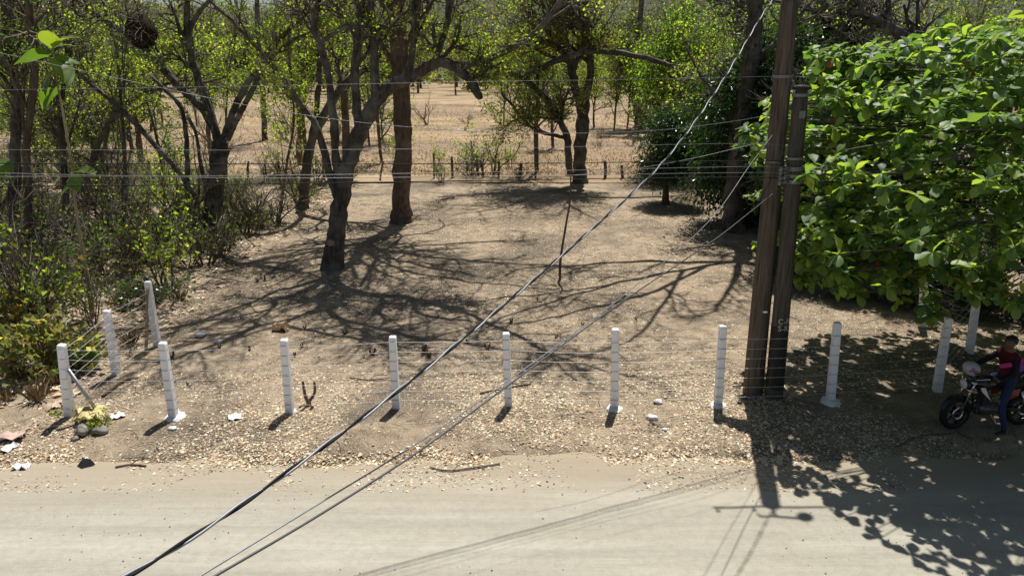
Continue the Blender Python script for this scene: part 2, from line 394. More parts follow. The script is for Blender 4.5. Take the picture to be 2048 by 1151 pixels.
l3 = T.px([(868, 127, .1), (880, 90, .09), (896, 40, .08), (915, -60, .07), (985, -150, .06, 21.6)], d)
l4 = T.px([(720, 262, .15), (714, 215, .13), (710, 140, .12), (716, 70, .11), (722, -30, .1), (700, -170, .07, 21.8)], d)
l5 = T.px([(752, 205, .14), (749, 130, .12), (748, 70, .11), (742, -30, .1), (790, -180, .07, 21.8)], d)
l6 = T.px([(690, 380, .15), (674, 330, .13), (668, 245, .12), (655, 150, .11), (640, 85, .1), (628, 55, .09), (640, -40, .07), (610, -150, .06, 22)], d)
l7 = T.px([(676, 400, .13), (660, 350, .12), (648, 300, .11), (628, 245, .1), (606, 215, .08), (560, 150, .06, 21), (480, 60, .05, 20)], d)
l8 = T.px([(640, 85, .07), (690, 55, .06), (740, 50, .05), (770, 52, .03)], d)
for p in (l2, l3, l4, l5, l6): T.tip(p, 3.0, 2, 2, .0); T.sprout(p, 6, 2.2, 2, .35)
for q in ([(-3.4, 21.6, 9.2, .09), (-1.2, 20.6, 9.9, .075), (1.4, 19.8, 10.2, .05), (3.2, 19.4, 10.3, .03)], [(-5.2, 20.8, 8.8, .09), (-5.6, 20.0, 9.4, .075), (-6.2, 19.2, 9.8, .05), (-7, 18.9, 9.8, .03)], [(-6.4, 21.2, 8.8, .08), (-8.2, 20.4, 9.2, .06), (-9.8, 19.6, 9.2, .04)], [(-4.4, 21, 9.4, .08), (-2.6, 20.2, 9.6, .06), (-.8, 19.6, 9.6, .04)]):
    p = T.limb(q); T.sprout(p, 9, 1.8, 2, .15, .1, .6)
T.tip(l1b, 3.0, 2, 2); T.tip(l7, 2.0, 2); T.sprout(l1, 6, 1.1, 2, .35); T.sprout(l1b, 5, 1.6, 2, .2); T.sprout(l7, 3, 1.4, 2, .5); T.sprout(l8, 3, .9, 1)
LOTTREE = T.build('tree', 'leaning dark tree with sawn knot and arched limb in the bare lot', 'tree', b, M['bark_dark'], M['leaf'], T.leaves(2.6, (.05, .12), (.02, .045), .06, YG))
k = MB(); kc = P(661, 486, d - .29); k.lathe([(.001, .012), (.1, .012), (.125, 0), (.13, -.06)], (0, 0, 0), 'y', 14)
kv = k.V[0]; kv[:, 1] *= -1; kv[:, 2] *= .8
k.build('sawn_knot', simple('sawn_wood', (.3, .23, .165), .8, .1, 0, .3, 20), LOTTREE, False, None, kc - b)

# straight trunk behind it
T = Tree(12, kids=(0, 5, 6, 5)); d = 29.1; b = onz(G(803, 442), -.05)
m = T.limb([[*(b + [0, 0, -.2]), .55], [*(b + [0, 0, .25]), .42], [*P(803, 380, d), .36], [*P(806, 280, d), .34], [*P(801, 174, d), .33], [*P(797, 60, d), .3], [*P(796, -60, d), .26], [*P(810, -240, d), .2], [*P(800, -420, d - 1), .13]])
T.sprout(m, 12, 5.0, 3, .5, .12, .42); T.tip(m, 3.5, 2, 2)
for q in ([(-4.3, 29, 9, .12), (-1.5, 28, 10, .09), (1.5, 27.5, 10.4, .06), (4, 27, 10.5, .03)], [(-4.3, 29, 10.5, .11), (-1.2, 30.5, 11.3, .08), (2.2, 31.4, 11.8, .04)], [(-4.4, 28.9, 9.4, .1), (-2.4, 26.6, 10.2, .075), (.2, 25.2, 10.4, .05), (2.6, 24.6, 10.5, .03)]):
    p = T.limb(q); T.sprout(p, 8, 2.0, 2, .15, .1, .6)
T.build('tree', 'thick straight brown trunk rising behind the leaning tree', 'tree', b, M['bark_brown'], M['leaf'], T.leaves(1.4, (.06, .13), (.022, .045), .06, YG))

# slanted dark trunk to the left of the lot tree
T = Tree(13); d = 32; b = onz(G(604, 416), -.05)
m = T.limb([[*(b + [0, 0, -.1]), .3], [*P(608, 380, d), .22], [*P(620, 290, d), .2], [*P(648, 230, d), .18], [*P(690, 166, d), .16], [*P(730, 138, d), .13], [*P(800, 60, d), .1], [*P(860, -80, d), .08]])
m2 = T.px([(622, 285, .15), (636, 190, .13), (640, 90, .12), (644, -60, .1), (600, -200, .08)], d)
T.sprout(m, 8, 2.2, 2, .5); T.sprout(m2, 8, 2.4, 2, .4); T.tip(m2, 3, 3, 2); T.tip(m, 3, 3)
T.build('tree', 'slanting dark tree at the thicket edge beside the bare lot', 'tree', b, M['bark_dark'], M['leaf'], T.leaves(2.6, (.06, .13), (.022, .045), .06, YG))

# wide forked tree with the nest
T = Tree(14); d = 25.7; b = onz(G(428, 480), -.05)
m = T.limb([[*(b + [0, 0, -.1]), .42], [*(b + [0, 0, .3]), .33], [*P(428, 400, d), .3], [*P(436, 330, d), .3], [*P(442, 285, d), .27]])
a1 = T.px([(440, 295, 0.160), (426, 245, 0.152), (404, 180, 0.136), (385, 120, 0.120), (374, 60, 0.112), (372, -30, 0.096), (350, -200, 0.072)], d)
a2 = T.px([(430, 262, 0.136), (402, 215, 0.136), (355, 170, 0.128), (318, 130, 0.120), (284, 92, 0.120), (250, 66, 0.104), (205, 40, 0.096), (152, 0, 0.080), (90, -60, 0.064)], d)
a3 = T.px([(445, 288, 0.136), (452, 262, 0.120), (470, 215, 0.112), (496, 165, 0.104), (520, 132, 0.096), (545, 92, 0.096), (585, 55, 0.088), (640, 8, 0.080), (700, -60, 0.064)], d)
a4 = T.px([(455, 280, 0.104), (482, 222, 0.096), (508, 175, 0.088), (525, 135, 0.088), (560, 100, 0.056), (590, 78, 0.048), (625, 62, 0.040)], d - .5)
a5 = T.px([(374, 70, 0.088), (400, 22, 0.080), (430, -10, 0.072), (480, -80, 0.056)], d)
a6 = T.px([(352, 168, 0.064), (330, 130, 0.060), (312, 95, 0.056), (300, 60, 0.048)], d)
a7 = T.px([(372, 480, 0.104, 26.5), (374, 400, 0.088), (375, 330, 0.088), (372, 270, 0.080), (362, 215, 0.080), (330, 180, 0.064), (300, 150, 0.048)], d)
a8 = T.px([(376, 232, 0.064), (392, 270, 0.056), (400, 320, 0.064), (412, 380, 0.072), (418, 420, 0.080)], d - .4)
for p in (a1, a2, a3, a5): T.tip(p, 2.8, 3, 2)
for p in (a1, a2, a3, a4, a6): T.sprout(p, 6, 1.5, 2, .35)
T.build('tree', 'wide forked mossy tree carrying the dark nest', 'tree', b, M['bark_mossy'], M['leaf'], T.leaves(2.6, (.055, .12), (.022, .045), .06, YG))
nb = MB(); nc = P(283, 62, d); nb.sphere((0, 0, 0), (.47, .45, .55), 28, 20, .09, 5)
rg = np.random.default_rng(5); V = nb.V[0]; V += rg.normal(0, .006, V.shape)
nest = nb.build('insect_nest', simple('nest_crust', (.042, .03, .022), .95, .05, 0, .4, 25, .8, .03), None, True, None, nc)
tag(nest, 'dark rounded termite nest lodged on a mossy limb', 'nest')

# dead pole leaning in the thicket
T = Tree(15); d = 24.5
m = T.px([(396, 400, .075), (355, 342, .08), (313, 293, .085), (250, 226, .08), (186, 172, .07), (120, 118, .05, 24), (60, 70, .03, 23.6)], d); T.sprout(m, 3, 1.0, 1, .6)
T.build('fallen_tree', 'thin bare grey trunk leaning across the thicket', 'dead tree', m[0, :3], M['bark_grey'], None, None)

# tree with the long arched limb in front of the field
T = Tree(16, kids=(0, 5, 6, 5)); d = 39.3; b = onz(G(1160, 366), -.05)
m = T.limb([[*(b + [0, 0, -.2]), .5], [*P(1160, 350, d), .4], [*P(1160, 290, d), .34], [*P(1166, 230, d), .31], [*P(1168, 190, d), .28]])
c1 = T.px([(1166, 235, 0.240), (1150, 170, 0.224), (1139, 115, 0.208), (1126, 60, 0.160), (1110, -40, 0.128), (1090, -160, 0.080)], d)
c2 = T.px([(1170, 200, 0.224), (1181, 150, 0.208), (1178, 90, 0.176), (1172, 20, 0.144), (1180, -120, 0.096)], d)
c3 = T.px([(1140, 352, 0.176), (1136, 300, 0.176), (1130, 262, 0.176), (1102, 212, 0.176), (1066, 172, 0.160), (1035, 152, 0.136), (1000, 140, 0.112), (960, 120, 0.080), (910, 105, 0.048)], d - 1)
c4 = T.px([(1050, 152, 0.112), (1093, 130, 0.128), (1139, 112, 0.144), (1187, 102, 0.152), (1260, 110, 0.144), (1319, 124, 0.128), (1358, 142, 0.120), (1384, 163, 0.104), (1396, 186, 0.056)], d - 1.5)
c5 = T.px([(1130, 275, 0.104), (1085, 265, 0.096), (1052, 245, 0.080), (1020, 205, 0.072), (1005, 190, 0.064), (1002, 160, 0.040)], d - 1.2)
c6 = T.px([(1187, 102, 0.096), (1190, 60, 0.080), (1165, 42, 0.064), (1140, 25, 0.048)], d - 1.5)
c7 = T.px([(1120, 240, 0.072), (1075, 235, 0.056), (1030, 240, 0.040), (1000, 262, 0.032)], d - 2)
for p in (c1, c2): T.tip(p, 4.5, 3, 2); T.sprout(p, 10, 3.0, 3, .3, .1, .6)
for p in (c3, c4, c5, c6): T.sprout(p, 9, 1.7, 2, .2)
T.sprout(c7, 4, 1.6, 2, .2)
T.build('tree', 'old spreading tree with long arched limb over the rear fence', 'tree', b, M['bark_dark'], M['leaf'], T.leaves(2.4, (.08, .16), (.03, .06), .16, YG[:3] + [(.3, .24, .05, 1.0), (.4, .22, .04, .7), (.16, .13, .06, 2)]))

# tall tree at the back corner whose bare limbs reach out over the lot
T = Tree(17, wander=.2); d = 27.2; b = onz(G(1468, 462), -.05)
m = T.limb([[*(b + [0, 0, -.2]), .5], [*P(1468, 400, d), .36], [*P(1474, 300, d), .33], [*P(1492, 180, d), .3], [*P(1508, 60, d), .27], [*P(1510, -60, d), .24]])
tp_ = m[-1, :3]
for q in ([(0, 0, 0, .13), (-2.5, -1, .6, .1), (-5, -2.6, 1.0, .075), (-7.5, -3.6, 1.1, .05), (-10, -4, 1.2, .03)], [(-1.2, -.5, .2, .09), (-3.4, -3, .8, .075), (-5.6, -4.8, 1.2, .055), (-8.2, -6, 1.3, .03)], [(-2, -.8, .4, .08), (-3.2, -3.8, 1.0, .06), (-4.6, -6.8, 1.2, .045), (-7, -8.2, 1.3, .03)], [(-4, -2, .8, .07), (-7, -4.6, 1.4, .05), (-9.4, -6.6, 1.5, .03)], [(0, -.3, 0, .09), (2.2, -3.4, .4, .06), (3, -6, .5, .03)], [(0, 0, .3, .15), (-3.5, .5, 1.5, .1), (-6.5, .2, 2.0, .06)], [(0, 0, 0, .15), (1.5, -1.5, 1.5, .1), (3.4, -2.6, 2.2, .05)], [(0, 0, .2, .14), (-.6, -1.2, 2.2, .1), (-1.8, -3.4, 3.6, .05)]):
    l_ = T.limb([[*(tp_ + np.array(a[:3])), a[3]] for a in q]); T.sprout(l_, 6, 1.9, 2, .25, .2); T.tip(l_, 2.2, 2)
for q, rr in (([(1500, 130), (1545, 90), (1600, 30), (1650, -30)], .12), ([(1490, 200), (1540, 190), (1600, 140), (1680, 60), (1720, -10)], .11), ([(1480, 270), (1440, 200), (1400, 150), (1370, 90)], .08)):
    l_ = T.px([(x, y, rr * (1 - .2 * k)) for k, (x, y) in enumerate(q)], d); T.sprout(l_, 6, 1.5, 2, .3)
T.build('tree', 'tall dark tree at the back corner with bare limbs over the lot', 'tree', b, M['bark_dark'], M['leaf'], T.leaves(.9, (.07, .15), (.025, .05), .06, YG))

# slender straight trunks between lot and field
for i, (pts, d, lab) in enumerate([
    ([(529, 268, .24), (524, 160, .22), (516, 60, .19), (512, -80, .14)], 62, 'pale grey trunk standing alone in the dry field'),
    ([(600, 330, .17), (599, 210, .15), (598, 100, .13), (597, -40, .11)], 46, 'slim straight trunk behind the slanting dark tree'),
    ([(693, 345, .22), (689, 180, .2), (686, 60, .17), (684, -60, .13)], 42, 'straight brown trunk behind the leaning lot tree'),
    ([(1279, 262, .5), (1274, 215, .44), (1268, 175, .36), (1276, 110, .3), (1283, 0, .24), (1285, -80, .2)], 73, 'broad dark tree far out in the field behind the rear fence'),
    ([(1424, 120, .35), (1432, 60, .32), (1430, -30, .28)], 52, 'thick dark trunk above the mango crowns'),
    ([(1508, 130, .3), (1506, 40, .26), (1500, -60, .22)], 48, 'dark upright trunk beside the tall utility pole'),
    ([(1074, 352, .15), (1072, 260, .13), (1076, 190, .11), (1070, 90, .08)], 43, 'slim trunk left of the spreading old tree'),
    ([(7, -40, .14), (14, 52, .14), (24, 139, .15), (35, 200, .16), (30, 330, .18), (28, 520, .2)][::-1], 24, 'dark trunk at the far end of the thicket'),
    ([(140, 540, .13), (128, 330, .12), (122, 200, .11), (140, 80, .1), (150, -60, .08)], 26, 'vine-hung trunk deep in the thicket'),
    ([(60, 560, .12), (54, 300, .11), (70, 130, .1), (52, -20, .08)], 22.5, 'slim brown trunk among the thicket shrubs'),
    ([(245, 470, .07), (250, 330, .07), (240, 180, .06), (232, 60, .05), (225, -60, .04)], 27, 'thin stem draped with dry vines in the thicket'),
    ([(170, 480, .14), (180, 340, .12), (215, 250, .11), (255, 205, .09), (300, 180, .07)], 29, 'crooked trunk bending right in the thicket'),
    ([(330, 420, .06), (318, 300, .055), (290, 190, .05), (262, 120, .04)], 30, 'thin bent sapling stem in the thicket'),
    ([(455, 420, .05), (452, 240, .05), (462, 120, .045), (480, 40, .04)], 34, 'thin upright sapling right of the forked tree'),
    ([(560, 420, .06), (575, 320, .055), (588, 240, .05), (580, 120, .04)], 31, 'thin leaning sapling at the thicket margin'),
    ([(1690, 250, .3), (1700, 120, .26), (1660, 30, .22), (1600, -60, .18)], 30, 'dark trunk behind the large-leaved tree'),
    ([(2010, 90, .16), (1900, 118, .22), (1830, 85, .2), (1770, 52, .18), (1735, 30, .12), (1700, 24, .08)], 27, 'bare twisted grey limb tree above the large-leaved crown'),
]):
    T = Tree(30 + i); p = T.px(pts, d)
    if p[0, 2] < 1.0 or d > 40: base = onz(p[0, :3], -.1); T.mb.tube([base, p[0, :3]], [p[0, 3] * 1.25, p[0, 3] * 1.02], 8)
    else: base = onz(p[0, :3], -.1); T.mb.tube([base + [0, 0, 0], (base + p[0, :3]) / 2 + [.08, 0, 0], p[0, :3]], [p[0, 3] * 1.3, p[0, 3] * 1.1, p[0, 3]], 8)
    big = p[0, 3] > .1
    if i == 16: T.sprout(p, 12, 1.6, 2, .1); lv = T.leaves(.35, (.08, .15), (.03, .05), .1, YG)
    elif i == 3: T.sprout(p, 14, 3.4, 3, .2, .2, .4); T.tip(p, 4, 3, 2); lv = T.leaves(1.6, (.14, .26), (.05, .09), .2, OL + YG[:2])
    else:
        T.sprout(p, 9 if big else 5, 2.4 if big else 1.3, 2, .3, .3, .5); T.tip(p, 3.2 if big else 1.6, 3 if big else 2, 2)
        lv = T.leaves(2.5 if d < 35 else 1.9, (.06, .12) if d < 35 else (.09, .18), (.025, .05) if d < 35 else (.035, .06), .08, YG if i % 3 else MG)
    T.build('tree', lab, 'tree', base, M[('bark_grey', 'bark_brown', 'bark_dark')[(0, 1, 1, 2, 2, 2, 2, 2, 2, 1, 0, 2, 1, 2, 1, 2, 0)[i]]], M['leaf'], lv)

# ---------------------------------------------------------------- dense dark evergreens right of the lot
def evergreen(seed, h, rx, ry, z0, n, cols, mat, L=(.14, .24), W=(.022, .04), clump=60):
    T = Tree(seed); rg = T.rg
    m = T.limb([[0, 0, -.1, .05 * h * .6 + .05], [rg.normal(0, .1), rg.normal(0, .1), h * .35, .045 * h * .5], [rg.normal(0, .2), rg.normal(0, .2), h * .8, .03]])
    T.sprout(m, 16, rx * .9, 2, .2, .4)
    ce = unit(rg.normal(size=(clump, 3))) * (rg.uniform(.35, 1, (clump, 1)) ** .5); ce = ce * [rx, ry, (h - z0) / 2] * .88 + [0, 0, (h + z0) / 2]
    i = rg.integers(0, clump, n); C = ce[i] + rg.normal(0, 1, (n, 3)) * [rx * .15, ry * .15, (h - z0) * .075]
    D = unit(C - ce[i]) * .6 + rg.normal(0, .4, (n, 3)) + [0, 0, -.55]
    V, F = leafset(rg, C, D, rg.uniform(*L, n), rg.uniform(*W, n), .25)
    return T, (V, F, np.repeat(pal(rg, n, cols), 2, 0))
T, lv = evergreen(61, 4.3, 1.75, 1.6, .65, 13000, DG, 0)
mg = T.build('mango_tree', 'small round dark green mango tree at the back corner of the lot', 'tree', (0, 0, 0), M['bark_brown'], M['leaf_gloss'], lv)
mg.location = onz(G(1332, 408), -.05)
T, lv = evergreen(62, 7.4, 3.1, 2.6, .1, 30000, DG, 0, (.16, .28), (.035, .06), 150)
dk = T.build('mango_tree', 'tall dark mango tree shading the ground behind the two poles', 'tree', (0, 0, 0), M['bark_dark'], M['leaf_gloss'], lv)
dk.location = onz((9.9, 28.6), -.05)
copy_tree(dk, onz((12.6, 31), -.05), 2.0, 1.1, 'dense dark evergreen behind the tall mango, right of the lot')
copy_tree(mg, onz((11.6, 24.5), -.05), 1.0, (1.3, 1.3, 1.05), 'low dark evergreen under the tall mango beside the large-leaved tree')
copy_tree(mg, onz((11.2, 21.3), -.05), 2.2, (1.75, 1.6, 1.38), 'broad dark evergreen hidden close behind the large-leaved tree')
copy_tree(mg, onz((9.3, 21.6), -.05), 3.0, (1.15, 1.1, 1.2), 'dark evergreen between the lettered pole and the tall dark tree')
copy_tree(mg, onz((14.2, 18.2), -.05), .4, (1.4, 1.3, 1.15), 'dark evergreen behind the motorcycle under the large-leaved tree')
for i_, (x_, y_, s_) in enumerate(((9.0, 18.9, .42), (10.3, 18.0, .5), (11.7, 17.4, .45), (8.2, 20.4, .38), (12.9, 16.6, .4))):
    copy_tree(mg, onz((x_, y_), -.25), i_ * 1.3, s_, 'low dark bush in the shade under the large-leaved tree', 'low bushes under the large-leaved tree')
T, lv = evergreen(63, 10.5, 3.6, 3.2, 2.0, 14000, MG + YG[:2], 0, (.14, .24), (.035, .06), 120)
lt = T.build('leafy_tree', 'bright green bushy tree rising behind the large-leaved tree', 'tree', (0, 0, 0), M['bark_brown'], M['leaf'], lv)
lt.location = onz((14.5, 36), -.05)
copy_tree(lt, onz((9.5, 42), -.05), 1.4, .95, 'light green bushy tree beyond the mangoes at the field edge')
copy_tree(lt, onz((24, 40), -.05), 2.6, .9, 'light green bushy tree standing apart at the right field edge')
# ---------------------------------------------------------------- the thicket left of the lot
def shrub(seed, h, spread, stems, per, L, W, cols, mat, bark, lev=2):
    T = Tree(seed, up=.1, kids=(0, 4, 4, 4), wander=.2); rg = T.rg
    for _ in range(stems):
        a = rg.uniform(0, 6.28); q = np.array([math.cos(a), math.sin(a), 0]) * rg.uniform(0, .15)
        T.grow(q + [0, 0, -.05], [math.cos(a) * spread, math.sin(a) * spread, 1], h * rg.uniform(.5, .75), .012 * h + .006, lev)
    return T, T.leaves(per, L, W, .07, cols)
TH = [(.075, .115, .05, 5), (.05, .082, .036, 4), (.11, .15, .06, 3.5), (.17, .21, .06, 2.5), (.22, .15, .08, 1)]
SH = []
for i, (h, sp, st, per, L, W, cols, mat, lab) in enumerate([
    (1.5, .6, 6, 1.4, (.06, .13), (.025, .05), TH, 'leaf', 'mid green leafy shrub in the dry thicket left of the lot'),
    (1.1, .9, 6, 1.7, (.05, .1), (.02, .04), TH[:3], 'leaf_gloss', 'low dark green shrub in the dry thicket left of the lot'),
    (2.3, .4, 5, 1.1, (.06, .12), (.022, .045), TH, 'leaf', 'tall loose green shrub in the dry thicket left of the lot'),
    (1.4, .7, 6, .5, (.05, .1), (.02, .04), OL, 'leaf', 'half bare twiggy shrub in the dry thicket left of the lot'),
    (2.8, .35, 4, 1.3, (.09, .18), (.04, .07), YG, 'leaf', 'slender yellow-green sapling in the dry thicket left of the lot'),
    (2.2, .55, 7, .12, (.05, .1), (.02, .04), OL, 'leaf', 'bare grey twiggy bush in the dry thicket left of the lot'),
    (3.6, .3, 4, .7, (.05, .11), (.02, .045), TH, 'leaf', 'tall whippy sapling in the dry thicket left of the lot'),
    (.7, 1.2, 7, 1.8, (.05, .1), (.02, .04), TH, 'leaf', 'small spreading green plant on the thicket floor left of the lot')]):
    T, lv = shrub(80 + i, h, sp, st, per, L, W, cols, mat, 0)
    r = T.build('shrub', lab, 'shrub', (0, 0, 0), M['bark_brown' if i != 5 else 'bark_grey'], M[mat], lv, 'shrubs of the thicket: ' + lab.split(' in ')[0].split(' on ')[0]); SH.append(r)
rg = np.random.default_rng(7); used = set()
def put_shrub(k, x, y, s=1.0, label=None):
    loc = onz((x, y), -.03); rz = rg.uniform(0, 6.28)
    if k not in used and label is None: used.add(k); o = SH[k]; o.location = loc; o.rotation_euler[2] = rz; o.scale = (s, s, s); return o
    return copy_tree(SH[k], loc, rz, s, label)
def where(o):
    x, y = o.location[:2]; k = o['label'].split(' in the dry')[0].split(' on the thicket')[0]
    w = ' at the end of the left side posts' if y < 17.8 else ' along the edge of the cleared lot' if x > -10.4 and y < 30 else ' near the foot of the nest tree' if abs(y - 25.7) < 3 and x > -13 else ' by the rear stakes behind the thicket' if y > 33 else ' deep in the shaded thicket'
    o['label'] = k + w; o['group'] = 'thicket shrubs: ' + k + w
n = 0; shs = []
while n < 160:
    y = 14.6 + 24 * rg.uniform() ** .9; lim = -.745 * y - .8; x = rg.uniform(lim, -8.9 - .04 * (y - 15))
    if y < 17.5 and x > -9.6: continue
    if y < 19.5 and x > -10.5 and rg.uniform() < .6: continue
    sh_ = put_shrub(int(rg.choice(8, p=[.17, .1, .18, .14, .14, .09, .13, .05])), x, y, rg.uniform(.7, 1.2)); shs.append(sh_); n += 1
for o in shs: where(o)
for k_ in range(34):                  # loose brush along the rear stakes and out in the field
    y = rg.uniform(38.5, 50) if k_ < 20 else rg.uniform(48, 80); x = rg.uniform(-.42, .2) * y
    o = copy_tree(SH[int(rg.choice([3, 4, 5, 6, 2]))], (x, y, .0), rg.uniform(0, 6.28), rg.uniform(.6, 1.15)); kd = o['label'].split(' in the')[0]
    w = ' beside the rear stakes' if y < 50 else ' out in the dry field'; o['label'] = kd + w; o['group'] = 'brush: ' + kd + w
# shrub drying out beside the corner post, with a tuft of dead vine on its top
T = Tree(95, up=.02, kids=(0, 4, 5, 4), wander=.25); bb = onz(G(95, 742), -.03)
for a in np.linspace(0, 6, 9): T.grow(bb, [math.cos(a) * .7, math.sin(a) * .7, 1], 1.05, .022, 2)
lv = T.leaves(1.7, (.1, .19), (.045, .085), .09, [(.12, .125, .06, 4), (.15, .16, .085, 4), (.07, .085, .04, 2), (.28, .25, .07, .5), (.26, .18, .09, 1.2)])
T.build('shrub', 'drying broad-leaved shrub with yellow leaves beside the corner post', 'shrub', bb, M['bark_pale'], M['leaf'], lv)
T = Tree(96, up=.05, kids=(0, 3, 4, 4), wander=.25); bb = onz(G(30, 700), -.03)
for a in np.linspace(0, 6, 7): T.grow(bb, [math.cos(a) * .6, math.sin(a) * .6, 1], 1.0, .018, 2)
T.build('shrub', 'yellowing shrub with brown dead leaves at the roadside end of the thicket', 'shrub', bb, M['bark_brown'], M['leaf'], T.leaves(1.5, (.1, .18), (.04, .08), .1, [(.14, .13, .05, 4), (.22, .16, .07, 2), (.09, .12, .05, 4), (.26, .22, .07, .5), (.2, .1, .05, 2)]))
T = Tree(97, up=.02, kids=(0, 3, 3, 4), wander=.2); bb = onz(G(158, 745), -.03)
for a in np.linspace(0, 6, 6): T.grow(bb, [math.cos(a) * .6, math.sin(a) * .6, .8], .55, .014, 1)
T.build('shrub', 'grey-green plant with large limp leaves behind the corner post wires', 'shrub', bb, M['bark_brown'], M['leaf'], T.leaves(1.4, (.16, .3), (.07, .12), .06, [(.13, .17, .1, 4), (.09, .13, .05, 4), (.32, .27, .16, 2)]))
# tufts of dead hay-coloured grass and vine
def tuft(seed, n, h, sp):
    rg = np.random.default_rng(seed); a = rg.uniform(0, 6.28, n); C = np.stack([np.cos(a), np.sin(a), 0 * a], 1) * rg.uniform(0, .12, (n, 1))
    D = np.stack([np.cos(a) * sp * rg.uniform(.1, 1.2, n), np.sin(a) * sp * rg.uniform(.1, 1.2, n), np.ones(n)], 1) + rg.normal(0, .2, (n, 3))
    V, F = leafset(rg, C, D, rg.uniform(.4, 1.0, n) * h, rg.uniform(.004, .009, n), .2)
    return mk('dry_grass', V, [F], M['dry'], np.repeat(pal(rg, n, [(.25, .185, .1, 4), (.17, .12, .07, 4), (.32, .25, .14, 1)]), 2, 0))
TU = [tuft(s, 70, .6, .8) for s in (1, 2, 3)]
spots = [(50, 760), (15, 720), (110, 770), (75, 800), (20, 640), (55, 690), (150, 700), (12, 800), (95, 735), (180, 690), (262, 690), (240, 610), (300, 640), (360, 600)]
for i, (x, y) in enumerate(spots):
    o = obj('dry_grass_tuft', TU[i % 3], None, onz(G(x, y), -.02)); o.rotation_euler[2] = i * 1.7; o.scale = [rg.uniform(.6, 1.1)] * 3
    tag(o, 'tuft of dead straw-coloured grass at the thicket edge by the left posts', 'grass tuft', 'dead grass tufts')
# hanging vines
for i, (x, y0, y1, d) in enumerate([(236, 20, 420, 24), (246, 60, 450, 24.3), (228, 90, 330, 24), (255, 130, 400, 24.4), (60, 30, 330, 22), (108, 10, 300, 23), (318, 110, 330, 25), (462, 30, 250, 26), (165, 60, 300, 23), (392, 60, 210, 25)]):
    r2 = np.random.default_rng(200 + i); k = 14; p = np.array([P(x + 9 * math.sin(j * .6 + i) + r2.normal(0, 2), y0 + (y1 - y0) * j / k, d) for j in range(k + 1)]); mb = MB()
    mb.tube(p, .018, 4)
    for _ in range(26):
        q = p[r2.integers(1, k)]; e = r2.normal(0, .18, (4, 3)); e[:, 2] -= .18; mb.tube(q + np.cumsum(np.vstack([[0, 0, 0], e]), 0), .006, 3, False)
    o = mb.build('hanging_vine', M['bark_grey'], None, True, p[-1], p[-1])
    tag(o, 'thin dry vine hanging among the thicket trunks', 'vine', 'dry vines hanging in the thicket')
# tall young plant with big leaves on pale canes
root = empty('broad_leaved_sapling', onz(G(186, 642), -.03)); b0 = np.array(root.location)
tag(root, 'tall pale-stemmed sapling with a few very large leaves above the left posts', 'sapling')
cane = MB(); d = 16.9
c1 = cr([[*(b0), .035], [*P(168, 520, d), .035], [*P(152, 420, d), .03], [*P(143, 330, d), .026], [*P(128, 240, d), .024], [*P(112, 150, d), .021], [*P(106, 95, d), .016]], 5)
c2 = cr([[*(b0 + [.05, 0, 0]), .03], [*P(178, 560, d), .03], [*P(158, 470, d), .026], [*P(150, 400, d), .02], [*P(148, 345, d), .012]], 5)
cane.tube(c1[:, :3], c1[:, 3], 7); cane.tube(c2[:, :3], c2[:, 3], 7); cane.build('stem', M['bark_pale'], root, True, b0)
def bigleaf(L, W, cup=.25, droop=.25, n=7, m=3, wave=.03, seed=0, obov=False):
    rg = np.random.default_rng(seed); V = []; ph = rg.uniform(0, 6)
    for i in range(n):
        t_ = i / (n - 1); w = np.interp(t_, [0, .2, .45, .7, .88, 1], [.08, .28, .68, 1, .86, .25]) * W if obov else (math.sin(math.pi * t_ ** .75) ** .7) * W if 0 < i < n - 1 else .012
        for j in range(-m, m + 1):
            s = j / m; V.append([t_ * L, s * w, -droop * L * t_ * t_ + cup * w * abs(s) + wave * L * math.sin(t_ * 9 + s * 2 + ph) * abs(s)])
    c = 2 * m + 1; q = [[i * c + j, i * c + j + 1, (i + 1) * c + j + 1, (i + 1) * c + j] for i in range(n - 1) for j in range(c - 1)]
    return V, q
M['teak_leaf'] = leafmat('large_leaf', .45, .5, .3, (2.2, 2.4, .6), [(0, (.1, .16, .03)), (.5, (.07, .12, .03)), (1, (.17, .2, .045))])
BL = [mk('leaf', *(lambda a: (a[0], [a[1]]))(bigleaf(.52, .19, .2, .3, seed=s)), M['teak_leaf'], smooth=True) for s in range(3)]
def leafobj(me, at, dr, roll, parent, off, sc=1.0, name='leaf'):
    o = obj(name, me, parent, np.asarray(at) - off); d_ = Vector(dr).normalized(); q = d_.to_track_quat('X', 'Z')
    o.rotation_mode = 'QUATERNION'; o.rotation_quaternion = q @ Matrix.Rotation(roll, 3, 'X').to_quaternion(); o.scale = (sc, sc, sc); return o
for i, (x, y, dx, dy, dz, ro, sc) in enumerate([(104, 92, .8, -.1, .5, .3, 1.0), (100, 96, .3, -.4, .6, -.3, .9), (108, 110, -.7, -.4, .0, .4, 1.2), (112, 118, .7, -.5, -.6, -.2, 1.1), (112, 138, -.4, -.6, -.7, .2, 1.0), (110, 125, .5, .7, .2, .5, .9), (118, 165, -.6, -.5, -.8, .1, 1.3), (116, 170, -.8, .2, -.5, .0, 1.1), (106, 98, .2, .8, .4, 0, .8), (148, 345, .9, -.4, .3, .2, 1.0), (148, 350, .4, -.8, -.3, .7, .9), (145, 370, -.8, -.3, -.5, -.2, .8)]):
    leafobj(BL[i % 3], P(x, y, d), (dx, dy, dz), ro, root, b0, sc * 1.25)
lowp = empty('broad_leaved_sapling', onz(P(-30, 640, 15.8)[:2], -.03)); bl0 = np.array(lowp.location); tag(lowp, 'leggy plant with browned large leaves at the roadside end of the thicket', 'sapling')
